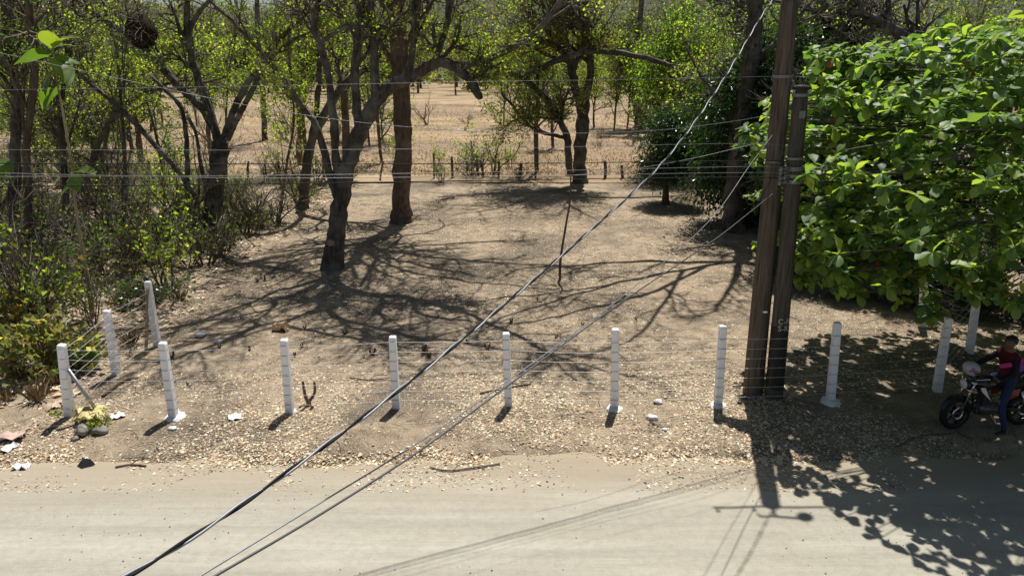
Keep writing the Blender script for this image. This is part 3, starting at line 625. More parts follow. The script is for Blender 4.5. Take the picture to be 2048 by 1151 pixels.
mb = MB(); mb.tube(cr([bl0, P(-20, 480, 15.8), P(-8, 320, 15.8)], 6), .02, 6); mb.build('stem', M['bark_pale'], lowp, True, bl0)
for dr, ro in (((.9, -.4, -.2), .3), ((.5, -.6, -.6), -.4), ((-.5, -.5, .2), .1)): leafobj(BL[0], P(-8, 322, 15.8), dr, ro, lowp, bl0, .95)

# ---------------------------------------------------------------- large-leaved tree on the right
M['almond_leaf'] = leafmat('almond_leaf', .46, .5, .35, (2.3, 2.4, .65), [(0, (.07, .125, .058)), (.45, (.12, .195, .07)), (.8, (.2, .28, .075)), (.985, (.24, .3, .075)), (.99, (.24, .3, .075)), (1, (.35, .08, .03))])
M['almond_tint'] = leafmat('almond_leaf_mass', .46, .5, .35, (2.3, 2.4, .65))
rgA = np.random.default_rng(41)
AB = onz((10.9, 13.9), -.05); alm = empty('large_leaved_tree', AB)
tag(alm, 'broad tree with big glossy paddle-shaped leaves over the parked motorcycle', 'tree')
T = Tree(42, up=.02, wander=.14); AC = np.array([9.9, 13.2, 4.25]); AR = np.array([5.4, 5.0, 2.65])
m = T.limb([[*(AB + [0, 0, -.1]), .3], [*(AB + [0, 0, .8]), .22], [*(AB + [-.1, 0, 2.5]), .19], [*(AB + [-.2, -.1, 4.4]), .14], [*(AB + [-.1, 0, 6.3]), .06]])
cent, cdir = [], []
tiers = [2.0, 2.95, 3.95, 4.95, 5.8, 6.5]
tries = 0
while len(cent) < 2900 and tries < 60000:
    tries += 1; u = unit(rgA.normal(size=3)); rr = rgA.uniform(.62, 1.0) if rgA.uniform() < .85 else rgA.uniform(.3, .65)
    u[2] = np.sign(u[2]) * abs(u[2]) ** .75; p = AC + u * AR * rr
    hang = .35 * (np.hypot(p[0] - AC[0], p[1] - AC[1]) / 4.5) ** 2
    tz = min(tiers, key=lambda z: abs(z - hang - p[2])) - hang
    p[2] = tz + rgA.normal(0, .13)
    lump = wob(p[0], p[1] + p[2] * 1.7, 1.5, 44)
    if lump < -.55 and rgA.uniform() < .8: continue
    if p[1] < 8.6: continue
    if p[2] < 1.85 or (p[2] < 2.25 and p[1] < 12.9): continue
    if p[2] < 3.0 and wob(p[0] * 1.3, p[1], 2.2, 47) < .1: continue
    if p[1] < 13.2 and 1024 + FPX * p[0] / ((p - _C) @ _F) < 1612: continue
    cent.append(p); h_ = unit(np.array([p[0] - AC[0], p[1] - AC[1], 0])); cdir.append(unit(h_ * .7 + [0, 0, .75] + rgA.normal(0, .3, 3)))
for (x, y, dd) in [(1500, 262, 13.9), (1520, 275, 13.8), (1545, 262, 13.7), (1575, 300, 13.6), (1560, 250, 13.9), (1600, 330, 13.4), (1862, 600, 11.7), (1866, 628, 11.6), (1700, 575, 12.6), (1720, 130, 14), (1690, 120, 14.3), (1660, 140, 14.3), (1750, 110, 14), (1600, 480, 13.4), (1592, 520, 13.5)] + [(x_, 112 + 40 * ((x_ * 3) % 5) / 5 + 25 * k_, 14.3 + .3 * k_) for x_ in range(1642, 1800, 13) for k_ in range(3) if (x_ + k_) % 4] + [(x_, y_, 12.9 + .5 * math.sin(x_)) for x_ in range(1610, 1860, 22) for y_ in (470, 500, 530, 556) if (x_ * 7 + y_) % 5]:
    for _ in range(3): cent.append(P(x, y, dd) + rgA.normal(0, .12, 3)); cdir.append(unit(np.array([-.4, -.3, .8]) + rgA.normal(0, .3, 3)))
cent = np.array(cent); cdir = np.array(cdir)
for z in tiers:                       # boughs of each tier
    for a in rgA.uniform(0, 6.28, 9):
        s0 = np.array([AB[0], AB[1], z + .1]); e = AC + np.array([math.cos(a) * AR[0], math.sin(a) * AR[1], 0]) * (.85 * math.sqrt(max(.05, 1 - ((z - AC[2]) / AR[2]) ** 2))); e[2] = z - .25
        q = cr([[*s0, .06], [*((s0 + e) / 2 + [0, 0, .1]), .04], [*e, .015]], 5); T.limb(q[::2], .4, 3)
for c in cent[::2]:
    q = c + (np.array([AB[0], AB[1], c[2]]) - c) * .25; T.mb.tube([q - [0, 0, .05], c], [.014, .009], 3, False)
obj('trunk', T.mb.mesh('trunk', M['bark_grey'], True, AB), alm)
lb = []
for s in range(4): lb.append(bigleaf(.235, .08, .3, .22, 6, 1, .04, 10 + s, True))
LA = [np.array(b_[0]) for b_ in lb]; LQ = np.array(lb[0][1])
LM = [mk('leaf', lb[s][0], [lb[s][1]], M['almond_leaf'], smooth=True) for s in range(4)]
items = []
for c, dirn in zip(cent, cdir):
    k = int(rgA.integers(6, 11)); ph = rgA.uniform(0, 6.28); ax = Vector(dirn); q0 = ax.to_track_quat('Z', 'Y').to_matrix()
    for j in range(k):
        a = ph + j * 2.4; el = rgA.uniform(-.6, .7); dl = q0 @ Vector((math.cos(a) * math.cos(el), math.sin(a) * math.cos(el), math.sin(el)))
        items.append((c, np.array(dl) + [0, 0, -.18], rgA.normal(0, .3), rgA.uniform(.45, 1.2)))
dep = []
for c, dl, ro, sc in items:
    r = c - _C; zz = r @ _F; px_ = 1024 + FPX * r[0] / zz; py_ = 575.5 + FPX * (r @ _D) / zz
    dep.append(zz if (px_ < 2040 and py_ > 60) else 99)
order = np.argsort(dep); pick = set(order[:900:3].tolist())
VA, QA, TA, nv = [], [], [], 0
for i, (c, dl, ro, sc) in enumerate(items):
    if i in pick: leafobj(LM[i % 4], c, dl, ro, alm, AB, sc); continue
    R = (Vector(dl).normalized().to_track_quat('X', 'Z') @ Matrix.Rotation(ro, 3, 'X').to_quaternion()).to_matrix()
    v = LA[i % 4] @ np.array(R).T * sc + c - AB; VA.append(v); QA.append(LQ + nv); nv += len(v)
tint = pal(rgA, len(VA), [(.07, .125, .058, 4), (.12, .195, .07, 4), (.2, .28, .075, 3), (.24, .3, .075, 1.5), (.4, .09, .03, .02), (.3, .26, .05, .03)], .12)
tag(obj('crown', mk('crown', np.vstack(VA), [np.vstack(QA)], M['almond_tint'], np.repeat(tint, len(LQ), 0), smooth=True), alm), kind='stuff')

# ---------------------------------------------------------------- scrub belt beyond the field
SCR = []
for i, (h, per, cols, bark, lab) in enumerate([(9, .9, OL, 'bark_grey', 'grey-green scrub tree in the belt beyond the dry field'), (11, .35, OL, 'bark_grey', 'nearly leafless grey tree in the belt beyond the dry field'), (8, 1.1, YG[1:3] + OL[:2], 'bark_grey', 'yellow-green scrub tree in the belt beyond the dry field'), (10, 1.2, MG[:2] + OL, 'bark_brown', 'darker green scrub tree in the belt beyond the dry field')]):
    T = Tree(120 + i, kids=(0, 4, 5, 5), wander=.2); m = T.limb([[0, 0, -.2, .22], [.1, 0, h * .25, .18], [0, .2, h * .5, .12], [.2, 0, h * .75, .07]])
    T.sprout(m, 11, h * .36, 2, .15, .3, .55); T.tip(m, h * .3, 2, 2)
    SCR.append(T.build('scrub_tree', lab, 'tree', (0, 0, 0), M[bark], M['leaf'], T.leaves(per * 3.0, (.25, .5), (.1, .2), .35, cols), 'scrub belt: ' + lab.split(' in ')[0]))
rg = np.random.default_rng(9); first = [True] * 4
def scrub(k, x, y, s):
    if first[k]: first[k] = False; o = SCR[k]; o.location = (x, y, 0); o.rotation_euler[2] = rg.uniform(0, 6.28); o.scale = (s, s, s); return
    copy_tree(SCR[k], (x, y, 0), rg.uniform(0, 6.28), s)
for k in range(230):
    y = rg.uniform(170, 250); scrub(int(rg.choice(4, p=[.32, .38, .18, .12])), rg.uniform(-.78, .78) * y, y, rg.uniform(1.0, 2.0))
for k in range(34):                   # nearer, at both sides of the field
    y = rg.uniform(46, 110); f = rg.uniform(-.85, -.5) if k % 3 else rg.uniform(.25, .85); scrub(int(rg.choice(4)), f * y, y, rg.uniform(.55, .95))
for k in range(16):
    y = rg.uniform(140, 175); scrub(int(rg.choice(4)), rg.uniform(-.75, .75) * y, y, rg.uniform(.6, 1.0))
# slender trees between the lot and the field, and along the field's edges
SL = []
for i, (h, per, cols, bark, lab) in enumerate([(9.5, 1.3, YG, 'bark_grey', 'slender grey tree with fresh light leaves'), (8, .5, YG, 'bark_grey', 'slender almost bare grey tree'), (10.5, 1.5, YG[:3] + MG, 'bark_brown', 'slender brown tree with green crown')]):
    T = Tree(140 + i, wander=.2); m = T.limb([[0, 0, -.2, .12], [.15, 0, h * .25, .1], [-.1, .2, h * .5, .075], [.2, 0, h * .8, .04]])
    m2 = T.limb([[.05, 0, h * .22, .07], [.6, .3, h * .45, .055], [.9, .2, h * .75, .03]])
    for p in (m, m2): T.sprout(p, 8, h * .2, 2, .2, .35, .6); T.tip(p, h * .18, 2, 2)
    SL.append(T.build('slender_tree', lab + ' behind the thicket and the rear stakes', 'tree', (0, 0, 0), M[bark], M['leaf'], T.leaves(per * 1.6, (.07, .15), (.028, .055), .12, cols), 'slender trees: ' + lab))
rg = np.random.default_rng(19); fs = [True] * 3; k = 0
while k < 34:
    y = rg.uniform(33, 78); f = rg.uniform(-.72, .42); x = f * y
    if y < 43 and x > -10: continue
    if -.16 < f < .02 and rg.uniform() < .75: continue
    j = int(rg.choice(3, p=[.4, .3, .3])); s_ = rg.uniform(.75, 1.15); z_ = -.1
    if fs[j]: fs[j] = False; SL[j].location = (x, y, z_); SL[j].scale = (s_, s_, s_); SL[j].rotation_euler[2] = rg.uniform(0, 6)
    else: copy_tree(SL[j], (x, y, z_), rg.uniform(0, 6.28), s_)
    k += 1
# wooded slope
n = 40000; rg = np.random.default_rng(10); y = 255 + 420 * rg.uniform(size=n) ** 1.2; x = rg.uniform(-.85, .85, n) * y
C = np.stack([x, y, hill_z(x, y)], 1) + np.stack([rg.normal(0, .5, n), rg.normal(0, .5, n), rg.uniform(.2, 4.5, n)], 1)
V, F = leafset(rg, C, rg.normal(size=(n, 3)), rg.uniform(1.2, 2.8, n), rg.uniform(.5, 1.1, n), .3)
tag(obj('hillside_scrub', mk('hillside_scrub', V, [F], M['leaf'], np.repeat(pal(rg, n, OL + [(.12, .1, .08, 4), (.05, .07, .03, 3)]), 2, 0))), 'grey-green scrub covering the far hillside', 'scrub', kind='stuff')
# ---------------------------------------------------------------- white concrete fence
t = NT('white_paint'); v = t.co('Object', (1, 1, 1.5)); n = t.noise(7, v, 5, .7); n2 = t.noise(38, v, 4, .7); sp = t.n('ShaderNodeSeparateXYZ'); t.l(v, sp.inputs[0])
mrp = t.n('ShaderNodeMapRange'); mrp.inputs[1].default_value = .28; mrp.inputs[2].default_value = .0; t.l(sp.outputs[2], mrp.inputs[0]); mu = t.n('ShaderNodeMath', operation='MULTIPLY'); t.l(mrp.outputs[0], mu.inputs[0]); t.l(t.ramp(n2, [(.4, 0.), (.62, .8)]), mu.inputs[1])
c = t.mix(t.ramp(n, [(.5, 0.), (.75, .2)]), (.9, .9, .93), (.66, .65, .64)); c = t.mix(t.ramp(n2, [(.66, 0.), (.72, .8)]), c, (.5, .49, .47)); c = t.mix(mu.outputs[0], c, (.4, .33, .25))
M['white'] = t.done(t.bsdf(c, .65, .25, 0, t.bump(n2, .3, .006)))
M['wire'] = simple('galvanised_wire', (.52, .52, .5), .5, .4, .2, .15)
M['tie'] = simple('dark_tie_wire', (.36, .355, .35), .6, .3, .4, .1)
M['mortar'] = simple('splashed_mortar', (.66, .65, .62), .9, .1, 0, .2, 14, .6, .01)
def post_mesh(w0=.071, w1=.063, ch=.014, h=1.0):
    def ring(w, z, c): return [[w - c, -w, z], [w, -w + c, z], [w, w - c, z], [w - c, w, z], [-w + c, w, z], [-w, w - c, z], [-w, -w + c, z], [-w + c, -w, z]]
    V = ring(w0, -.12, ch) + ring(w0, 0, ch) + ring((w0 + w1) / 2, .5, ch) + ring(w1, .972, ch) + ring(w1 * .93, .988, ch * .9) + ring(w1 * .8, .997, ch * .7); V.append([0, 0, 1.002])
    q = [[r * 8 + j, r * 8 + (j + 1) % 8, (r + 1) * 8 + (j + 1) % 8, (r + 1) * 8 + j] for r in range(5) for j in range(8)]
    tr = [[40 + j, 40 + (j + 1) % 8, 48] for j in range(8)]
    return mk('shaft', V, [q, tr], M['white'])
PM = post_mesh()
tm = MB()
w = .073; tm.tube(np.array([[-w, -w, 0], [w, -w, 0], [w, w, 0], [-w, w, 0], [-w, -w, 0]]), .0019, 4, False); TIE = tm.mesh('tie', M['tie'])
def splat(seed, r, mat='mortar'):
    rg = np.random.default_rng(seed); k = 16; V = [[0, 0, .05]]; 
    for rr, z in ((.45, .045), (.8, .025), (1.0, -.02)):
        for j in range(k):
            a = 2 * math.pi * j / k; q = r * rr * (1 + rg.normal(0, .13)); V.append([q * math.cos(a), q * .8 * math.sin(a), z + rg.normal(0, .004)])
    tr = [[0, 1 + j, 1 + (j + 1) % k] for j in range(k)]; q = [[1 + i * k + j, 1 + (i + 1) * k + j, 1 + (i + 1) * k + (j + 1) % k, 1 + i * k + (j + 1) % k] for i in range(2) for j in range(k)]
    return mk('footing', V, [tr, q], M[mat], smooth=True)
ROWS = [1.33, 1.14, .95, .76, .57, .38, .19]
def make_post(b, t, label, foot=0, seed=0, z0=None):
    g = G(*b); d = g[1]; tp = P(*t, d); base = onz(g, 0) if z0 is None else g
    ax = Vector(tp) - Vector(base); h = ax.length; root = empty('fence_post', base); root.rotation_euler = ax.to_track_quat('Z', 'Y').to_euler(); root.rotation_euler[2] += 0
    tag(root, label, 'fence post', 'white concrete fence posts')
    s = obj('shaft', PM, root); s.scale = (1, 1, h)
    for z in ROWS:
        tt = obj('tie', TIE, root); k = 1 - .12 * z / h; tt.location = (0, 0, z); tt.scale = (k, k, 1)
    if foot: obj('footing', splat(seed, foot), root, (.04, 0, .0))
    return np.array(base), ax.normalized(), h
front = [((140, 835), (123, 688), 'white corner post with a grey metal strut leaning on it', .0),
         ((347, 832), (325, 684), 'white post in a white mortar splash, next to the strutted corner post', .24),
         ((580, 826), (568, 678), 'white post beside the forked stump', .14),
         ((793, 816), (785, 672), 'white post crossed low down by the thick twisted cable', .0),
         ((1017, 812), (1012, 665), 'white post in the front row crossed at its foot by two thin cables', .0),
         ((1229, 808), (1231, 657), 'white post with pale mortar lumps on the ground beside it', .2),
         ((1436, 808), (1446, 650), 'white post nearest the tall brown utility pole', .2),
         ((1660, 803), (1675, 644), 'white post between the poles and the motorcycle, in dappled shade', .24),
         ((1873, 785), (1897, 635), 'white post just behind the motorcycle front wheel', .0)]
FP = [make_post(b, t, lab, f, i) for i, (b, t, lab, f) in enumerate(front)]
LP = [FP[0], make_post((233, 750), (213, 620), 'white side post standing between the corner post and the propped post'), make_post((315, 690), (295, 562), 'white side post with a bare stick propped on it')]
RP = [FP[-1], make_post((1938, 706), (1956, 580), 'white post under the big leaves, behind the hanging helmet'), make_post((1843, 653), (1850, 530), 'white post mostly hidden by the hanging big leaves')]
def strand(name, ps, z, side, label, group, seed):
    pts = []; rg = np.random.default_rng(seed)
    for i, (b, a, h) in enumerate(ps):
        p = b + np.array(a) * z + np.array(side) * .082
        if i:
            q = pts[-1]
            for u in np.linspace(0, 1, 9)[1:-1]: pts.append(q * (1 - u) + p * u + [0, 0, -.02 * 4 * u * (1 - u)])
        pts.append(p)
    pts = np.array(pts); mb = MB(); mb.tube(pts, .0037, 4)
    L = np.cumsum(np.r_[0, np.linalg.norm(np.diff(pts, axis=0), axis=1)])
    for s in np.arange(.1, L[-1], .13):
        c = np.array([np.interp(s, L, pts[:, k]) for k in range(3)]); e = rg.normal(0, .012, 3); mb.tube([c - e, c + e], .0022, 3, False)
    o = mb.build(name, M['wire'], None, True, ps[0][0], ps[0][0]); tag(o, label, 'wire', group)
words_ = ['topmost', 'second', 'third', 'middle', 'fifth', 'sixth', 'lowest']
for i, z in enumerate(ROWS):
    strand('barbed_wire', FP, z, (0, -1, 0), f'{words_[i]} strand of barbed wire along the roadside row of white posts', 'barbed wire along the road', i)
    strand('barbed_wire', LP, z, (.97, -.2, 0), f'{words_[i]} strand of barbed wire along the left side posts', 'barbed wire on the left side', 20 + i)
    if i != 6: strand('barbed_wire', RP, z, (-.6, -.6, 0), f'{words_[i]} strand of barbed wire along the shaded right side posts', 'barbed wire on the right side', 40 + i)
mb = MB(); a, b = P(136, 738, 11.72), onz(G(206, 834)); mb.tube([a, b + [0, 0, -.05]], .032, 8)
tag(mb.build('metal_strut', simple('grey_metal', (.3, .3, .31), .45, .5, .7, .15), None, True, b, b), 'grey metal strut propping the white corner post', 'strut')
mb = MB(); a, b = P(296, 572, 15.2), onz(G(291, 709)); mb.tube(cr([a, P(293, 610, 15.05), P(294, 650, 14.95), b + [0, 0, -.04]], 4), .036, 7)
tag(mb.build('prop_stick', M['bark_pale'], None, True, b, b), 'bare pale stick propped against the white side post', 'stick')

# rustic fence behind the lot
rp = []
for i, (x, yt, yb) in enumerate([(299, 318, 372), (400, 322, 368), (497, 322, 366), (560, 322, 364), (650, 330, 362), (760, 322, 360), (821, 320, 356), (868, 306, 358), (905, 313, 357), (967, 320, 356), (997, 322, 356), (1040, 326, 356), (1071, 320, 356), (1210, 321, 358), (1246, 330, 358), (1290, 322, 359), (1345, 322, 360), (1395, 322, 360)]):
    g = G(x, yb); r2 = np.random.default_rng(300 + i); b = onz(g, -.05); tp = P(x + r2.normal(0, 4) - (6 if i == 8 else 0), yt, g[1]); mb = MB()
    q = cr([b, (b + tp) / 2 + r2.normal(0, .03, 3), tp], 4); mb.tube(q, .075 * (1 + r2.normal(0, .08, len(q))) * r2.uniform(.75, 1.2), 7)
    tag(mb.build('wooden_stake', M['bark_brown'], None, True, b, b), 'rough wooden stake in the rear fence between lot and dry field', 'fence stake', 'stakes of the rear fence'); rp.append(tp)
for k, dz in enumerate((.12, .42, .72)):
    mb = MB(); mb.tube(np.array([p - [0, .08, dz] for p in rp]), .006, 4); o = mb.build('rear_fence_wire', M['tie'])
    tag(o, ('top', 'middle', 'bottom')[k] + ' rusty wire strung along the rear wooden stakes', 'wire', 'rear fence wires')

# ---------------------------------------------------------------- utility poles
def woodpole(name, a, b, c, dark):
    t = NT(name); v = t.co('Object', (1, 1, .06)); n = t.noise(26, v, 4, .6); n2 = t.noise(1.2, t.co('Object'), 3)
    col = t.mix(t.ramp(n2, [(.4, 0.), (.65, .6)]), t.ramp(n, [(.3, a), (.5, b), (.7, c)]), dark)
    return t.done(t.bsdf(col, .85, .15, 0, t.bump(n, .9, .02)))
M['pole1'] = woodpole('brown_pole_wood', (.03, .022, .017), (.115, .09, .068), (.185, .15, .118), (.085, .072, .062))
M['pole2'] = woodpole('grey_pole_wood', (.03, .025, .02), (.085, .075, .062), (.13, .115, .095), (.06, .055, .05))
M['steel'] = simple('galvanised_steel', (.2, .2, .205), .6, .4, .5, .15)
M['tar'] = simple('black_tar', (.018, .017, .016), .6, .3, 0, .2); M['porcelain'] = simple('porcelain', (.35, .22, .15), .25, .6, 0, .1)
M['cable_slate'] = simple('dark_grey_cable', (.07, .07, .075), .5, .3, 0, .2); M['cable_black'] = simple('black_cable', (.01, .01, .011), .7, .15, 0, .2); M['cable_grey'] = simple('grey_cable', (.2, .205, .22), .4, .5, .2, .2)
def lerp(a, b, t_): return np.asarray(a) * (1 - t_) + np.asarray(b) * t_
b1 = onz(G(1505, 787)); q1 = P(1580, 0, b1[1]); top1 = b1 + (q1 - b1) * (7.45 / q1[2])
b2 = onz(G(1547, 797)); top2 = P(1603, 172, b2[1])
def at_z(b, t_, z): return b + (t_ - b) * ((z - b[2]) / (t_[2] - b[2]))
p1 = empty('utility_pole', b1); tag(p1, 'tall brown wooden utility pole with a crossarm at its head', 'utility pole')
mb = MB(); zs = np.linspace(-.2, 1, 16); mb.tube(np.array([lerp(b1, top1, z) for z in zs]), np.linspace(.2, .137, 16), 22); mb.build('shaft', M['pole1'], p1, True, b1)
p2 = empty('utility_pole', b2); tag(p2, 'shorter weathered grey wooden pole lettered in white, carrying the lines', 'utility pole')
mb = MB(); mb.tube(np.array([lerp(b2, top2, z) for z in zs]), np.linspace(.17, .125, 16), 20); mb.build('shaft', M['pole2'], p2, True, b2)
mb = MB(); mb.tube(np.array([top2 - [0, 0, .06], top2 + [0, 0, .012]]), [.137, .12], 20); mb.build('tar_cap', M['tar'], p2, True, b2)
mb = MB(); mb.tube([at_z(b2, top2, .25), at_z(b2, top2, 1.5)], [.1665, .1575], 20, False); tag(mb.build('tar_coat', M['tar'], p2, True, b2), 'black painted foot of the pole')
def band(par, b, t_, z, r, h=.05, mat='steel', name='band'):
    mb = MB(); mb.tube([at_z(b, t_, z - h / 2), at_z(b, t_, z + h / 2)], r, 20, True); return mb.build(name, M[mat], par, False, b)
def zpx(x, y, b): return P(x, y, b[1])[2]
for y, hh in ((336, .07), (350, .05), (362, .06), (316, .04), (190, .05)): band(p2, b2, top2, zpx(1580, y, b2), .155 if y > 250 else .14, hh)
mb = MB(); c = at_z(b2, top2, zpx(1590, 228, b2)); mb.box(c + [0, -.142, 0], (.1, .02, .12)); mb.build('number_plate', M['steel'], p2, False, b2)
for y in (336, 343, 353, 363):
    c = at_z(b2, top2, zpx(1580, y, b2)); mb = MB(); mb.tube([c + [-.1, -.1, 0], c + [-.26, -.14, 0]], .018, 6); mb.sphere(c + [-.28, -.145, 0], (.04, .04, .05), 10, 6); mb.build('insulator', M['steel'], p2, True, b2)
band(p1, b1, top1, zpx(1562, 153, b1), .168, .05); band(p1, b1, top1, zpx(1552, 322, b1), .176, .03)
mb = MB(); c = at_z(b1, top1, zpx(1522, 617, b1)); mb.box(c + [.02, -.19, 0], (.075, .02, .035)); tag(mb.build('tag_plate', M['white'], p1, False, b1), 'small white tag plate on the pole')
mb = MB(); ca = at_z(b1, top1, 7.2); mb.box(ca + [0, -.18, 0], (1.78, .03, .04)); arm = mb.build('crossarm', M['pole1'], p1, False, b1)
for dx in (-.82, -.3, .82):
    mb = MB(); mb.lathe([(.01, 0), (.01, .06), (.025, .07), (.03, .1), (.02, .12), (.03, .15), (.012, .17), (.001, .175)], ca + [dx, -.18, .06] - b1, 'z', 12); mb.build('insulator', M['porcelain'], arm)
mb = MB(); mb.tube([top1 + [0, -.1, -.1], top1 + [.0, -.1, .42], top1 + [.38, -.12, .46]], .03, 7); mb.tube([top1 + [0, -.1, .42], top1 + [-.22, -.12, .42], top1 + [-.24, -.12, .28]], .022, 6); br = mb.build('lamp_bracket', M['steel'], p1, True, b1)
mb = MB(); mb.sphere(top1 + [.42, -.13, .38] - b1, (.12, .1, .16), 14, 9); mb.build('lamp_head', M['steel'], br)
# letters painted on the tarred foot
def text_on_pole(s, px, py, h, par, b, t_, r, mat):
    cu = bpy.data.curves.new('letters', 'FONT'); cu.body = s; cu.size = h / .7; cu.align_x = 'CENTER'; cu.extrude = .0; cu.space_character = 1.05
    o = bpy.data.objects.new('tmp', cu); COL.objects.link(o); dg = bpy.context.evaluated_depsgraph_get(); me = bpy.data.meshes.new_from_object(o.evaluated_get(dg)); bpy.data.objects.remove(o)
    z = zpx(px, py, b); c = at_z(b, t_, z)
    for v in me.vertices:
        a = v.co.x / r * .9; x, y = math.sin(a) * (r + .004), -math.cos(a) * (r + .004); cc = at_z(b, t_, z + v.co.y); v.co = (cc[0] + x - b[0], cc[1] + y - b[1], cc[2] - b[2])
    me.materials.clear(); me.materials.append(M[mat]); return obj('painted_letters', me, par)
M['chalk'] = simple('faded_white_paint', (.5, .5, .48), .9, .1, 0, .35, 40)
text_on_pole('C-F', 1556, 642, .1, p2, b2, top2, .163, 'chalk'); text_on_pole('S-R', 1556, 656, .1, p2, b2, top2, .163, 'chalk')

# ---------------------------------------------------------------- cables
def cable(name, pts, r, mat, label, group=None, twist=None, sides=6):
    p = cr(pts, 10); mb = MB()
    if twist:
        t_ = np.gradient(p, axis=0); t_ = unit(t_); u = unit(np.cross(t_, [0, 0, 1.])); v = np.cross(u, t_)
        L = np.cumsum(np.r_[0, np.linalg.norm(np.diff(p, axis=0), axis=1)]); ss = np.arange(0, L[-1], .06)
        pi, ui, vi = (np.stack([np.interp(ss, L, a[:, k]) for k in range(3)], 1) for a in (p, u, v)); ph = ss / twist * 6.283
        root = empty(name, p[0])
        for k, mt in enumerate((mat, 'cable_grey')):
            mb = MB(); o_ = r * 1.02; a = ph + k * math.pi; mb.tube(pi + (np.cos(a)[:, None] * ui + np.sin(a)[:, None] * vi) * o_, r, sides); mb.build('strand', M[mt], root, True, p[0])
        o = root
    else: mb.tube(p, r, sides); o = mb.build(name, M[mat], None, True, p[0], p[0])
    return tag(o, label, 'cable', group)
def on_plane(A, B, pix):             # heights of a hanging line read in the upright plane from A to B
    A = np.asarray(A, float); B = np.asarray(B, float); out = []
    for x, y in pix:
        r = ray(x, y); M2 = np.array([[r[0], -(B[0] - A[0])], [r[1], -(B[1] - A[1])]]); s, u = np.linalg.solve(M2, A[:2]); out.append(_C + r * s)
    return out
Q = P(255, 1151, 2.35)
c1p = [at_z(b1, top1, 7.3) + [0, -.15, 0]] + on_plane(b1, Q, [(1545, 0), (1440, 170), (1330, 320), (1170, 470), (910, 690), (640, 897), (255, 1151)])
e = c1p[-1] + (c1p[-1] - c1p[-2]) * .8; c1p.append(e + [0, 0, .2])
cable('service_cable', c1p, .0068, 'cable_black', 'thick twisted cable dropping from the tall pole across the road', None, .55, 6)
Q = P(430, 1151, 2.5)
A2 = at_z(b2, top2, zpx(1580, 360, b2)) + [-.15, -.17, 0]
c2p = [A2] + on_plane(A2, Q, [(1500, 424), (1425, 482), (1240, 606), (1000, 782), (840, 900), (640, 1028), (430, 1151)]); c2p.append(c2p[-1] + (c2p[-1] - c2p[-2]) * .9)
cable('service_cable', c2p, .0062, 'cable_slate', 'smooth dark cable dropping from the lettered pole across the road', None, None, 8)
A3 = at_z(b1, top1, zpx(1545, 252, b1)) + [-.05, -.17, 0]; Q = P(400, 1151, 2.55)
c3p = [A3] + on_plane(A3, Q, [(1500, 330), (1420, 440), (1240, 596), (1000, 772), (840, 882), (640, 1005), (400, 1151)]); c3p.append(c3p[-1] + (c3p[-1] - c3p[-2]) * .9)
cable('service_cable', c3p, .0045, 'cable_grey', 'thin grey cable from the tall pole, running above the smooth dark cable', None, None, 5)
LQ2 = b2 + np.array([-1, -.42, 0]) * 10
ln = lambda st, pix, r, mat, lab: cable('overhead_line', [st] + on_plane(b2, LQ2, pix), r, mat, lab, 'overhead lines running left from the poles', None, 5)
h2 = lambda y: at_z(b2, top2, zpx(1580, y, b2)) + [-.22, -.13, 0]
ln(h2(336), [(1536, 322), (1024, 327), (512, 328), (0, 327), (-120, 326)], .006, 'cable_black', 'upper thick black overhead line running left from the poles')
ln(h2(363), [(1536, 355), (1300, 356), (1024, 360), (512, 368), (0, 373), (-120, 374)], .007, 'cable_black', 'lower thick black overhead line running left from the poles')
ln(h2(343), [(1536, 333), (1024, 343), (512, 351), (0, 353), (-120, 353)], .0035, 'cable_grey', 'thin pale line just above the lower black overhead line')
ln(h2(353), [(1536, 345), (1024, 352), (512, 356), (0, 346), (-120, 344)], .0035, 'cable_grey', 'thin pale line crossing close under the upper black overhead line')
ln(h2(316) + [-.1, 0, 0], [(1536, 288), (1024, 296), (512, 300), (200, 300), (-120, 299)], .0025, 'cable_grey', 'fine pale line strung above the upper black overhead line')
ln(at_z(b1, top1, zpx(1560, 228, b1)) + [-.16, -.1, 0], [(1463, 243), (1290, 262), (1024, 266), (752, 248), (512, 214), (250, 160), (0, 106), (-120, 80)], .003, 'cable_grey', 'slack pale line rising across the trees to the left')
ln(at_z(b1, top1, zpx(1562, 153, b1)) + [-.16, -.1, 0], [(1500, 154), (1200, 160), (1024, 162), (512, 172), (0, 180), (-120, 182)], .002, 'cable_grey', 'fine line tied to the tall pole above the others')
cable('overhead_line', [b1 + [-.18, -.1, zpx(1545, 286, b1)], P(1508, 288, 12.4), P(1380, 318, 12.2), P(1250, 340, 11.6), P(1130, 352, 11.2)], .004, 'cable_grey', 'short pale wire slanting from the tall pole to the lower black line')
for i, (y, dy, r) in enumerate(((336, -6, .01), (350, 2, .006), (357, 6, .006), (363, 12, .008))):
    s = at_z(b2, top2, zpx(1580, y, b2)) + [.15, -.05, 0]; e = s + np.array([9, 2.2, .3 - .1 * i])
    cable('overhead_line', [s, (s + e) / 2 - [0, 0, .15], e], r, 'cable_black', ('upper', 'second', 'third', 'lowest')[i] + ' dark line running right from the lettered pole into the large-leaved tree', 'overhead lines running right from the poles', None, 5)
s = at_z(b1, top1, zpx(1562, 153, b1)) + [.16, -.08, 0]; cable('overhead_line', [s, s + [3, .6, -.12], s + [7, 1.4, -.1]], .004, 'cable_grey', 'fine line running right from high on the tall pole')
mb = MB()                              # coils of spare cable hanging beside the pole
for (x, y, r) in ((1507, 374, .11), (1516, 388, .09), (1502, 402, .07), (1498, 380, .14)):
    c = P(x, y, 12.45); a = np.linspace(0, 6.6, 22); mb.tube(c + np.stack([np.cos(a) * r, .05 * np.sin(a * .5), np.sin(a) * r], 1), .008, 5)
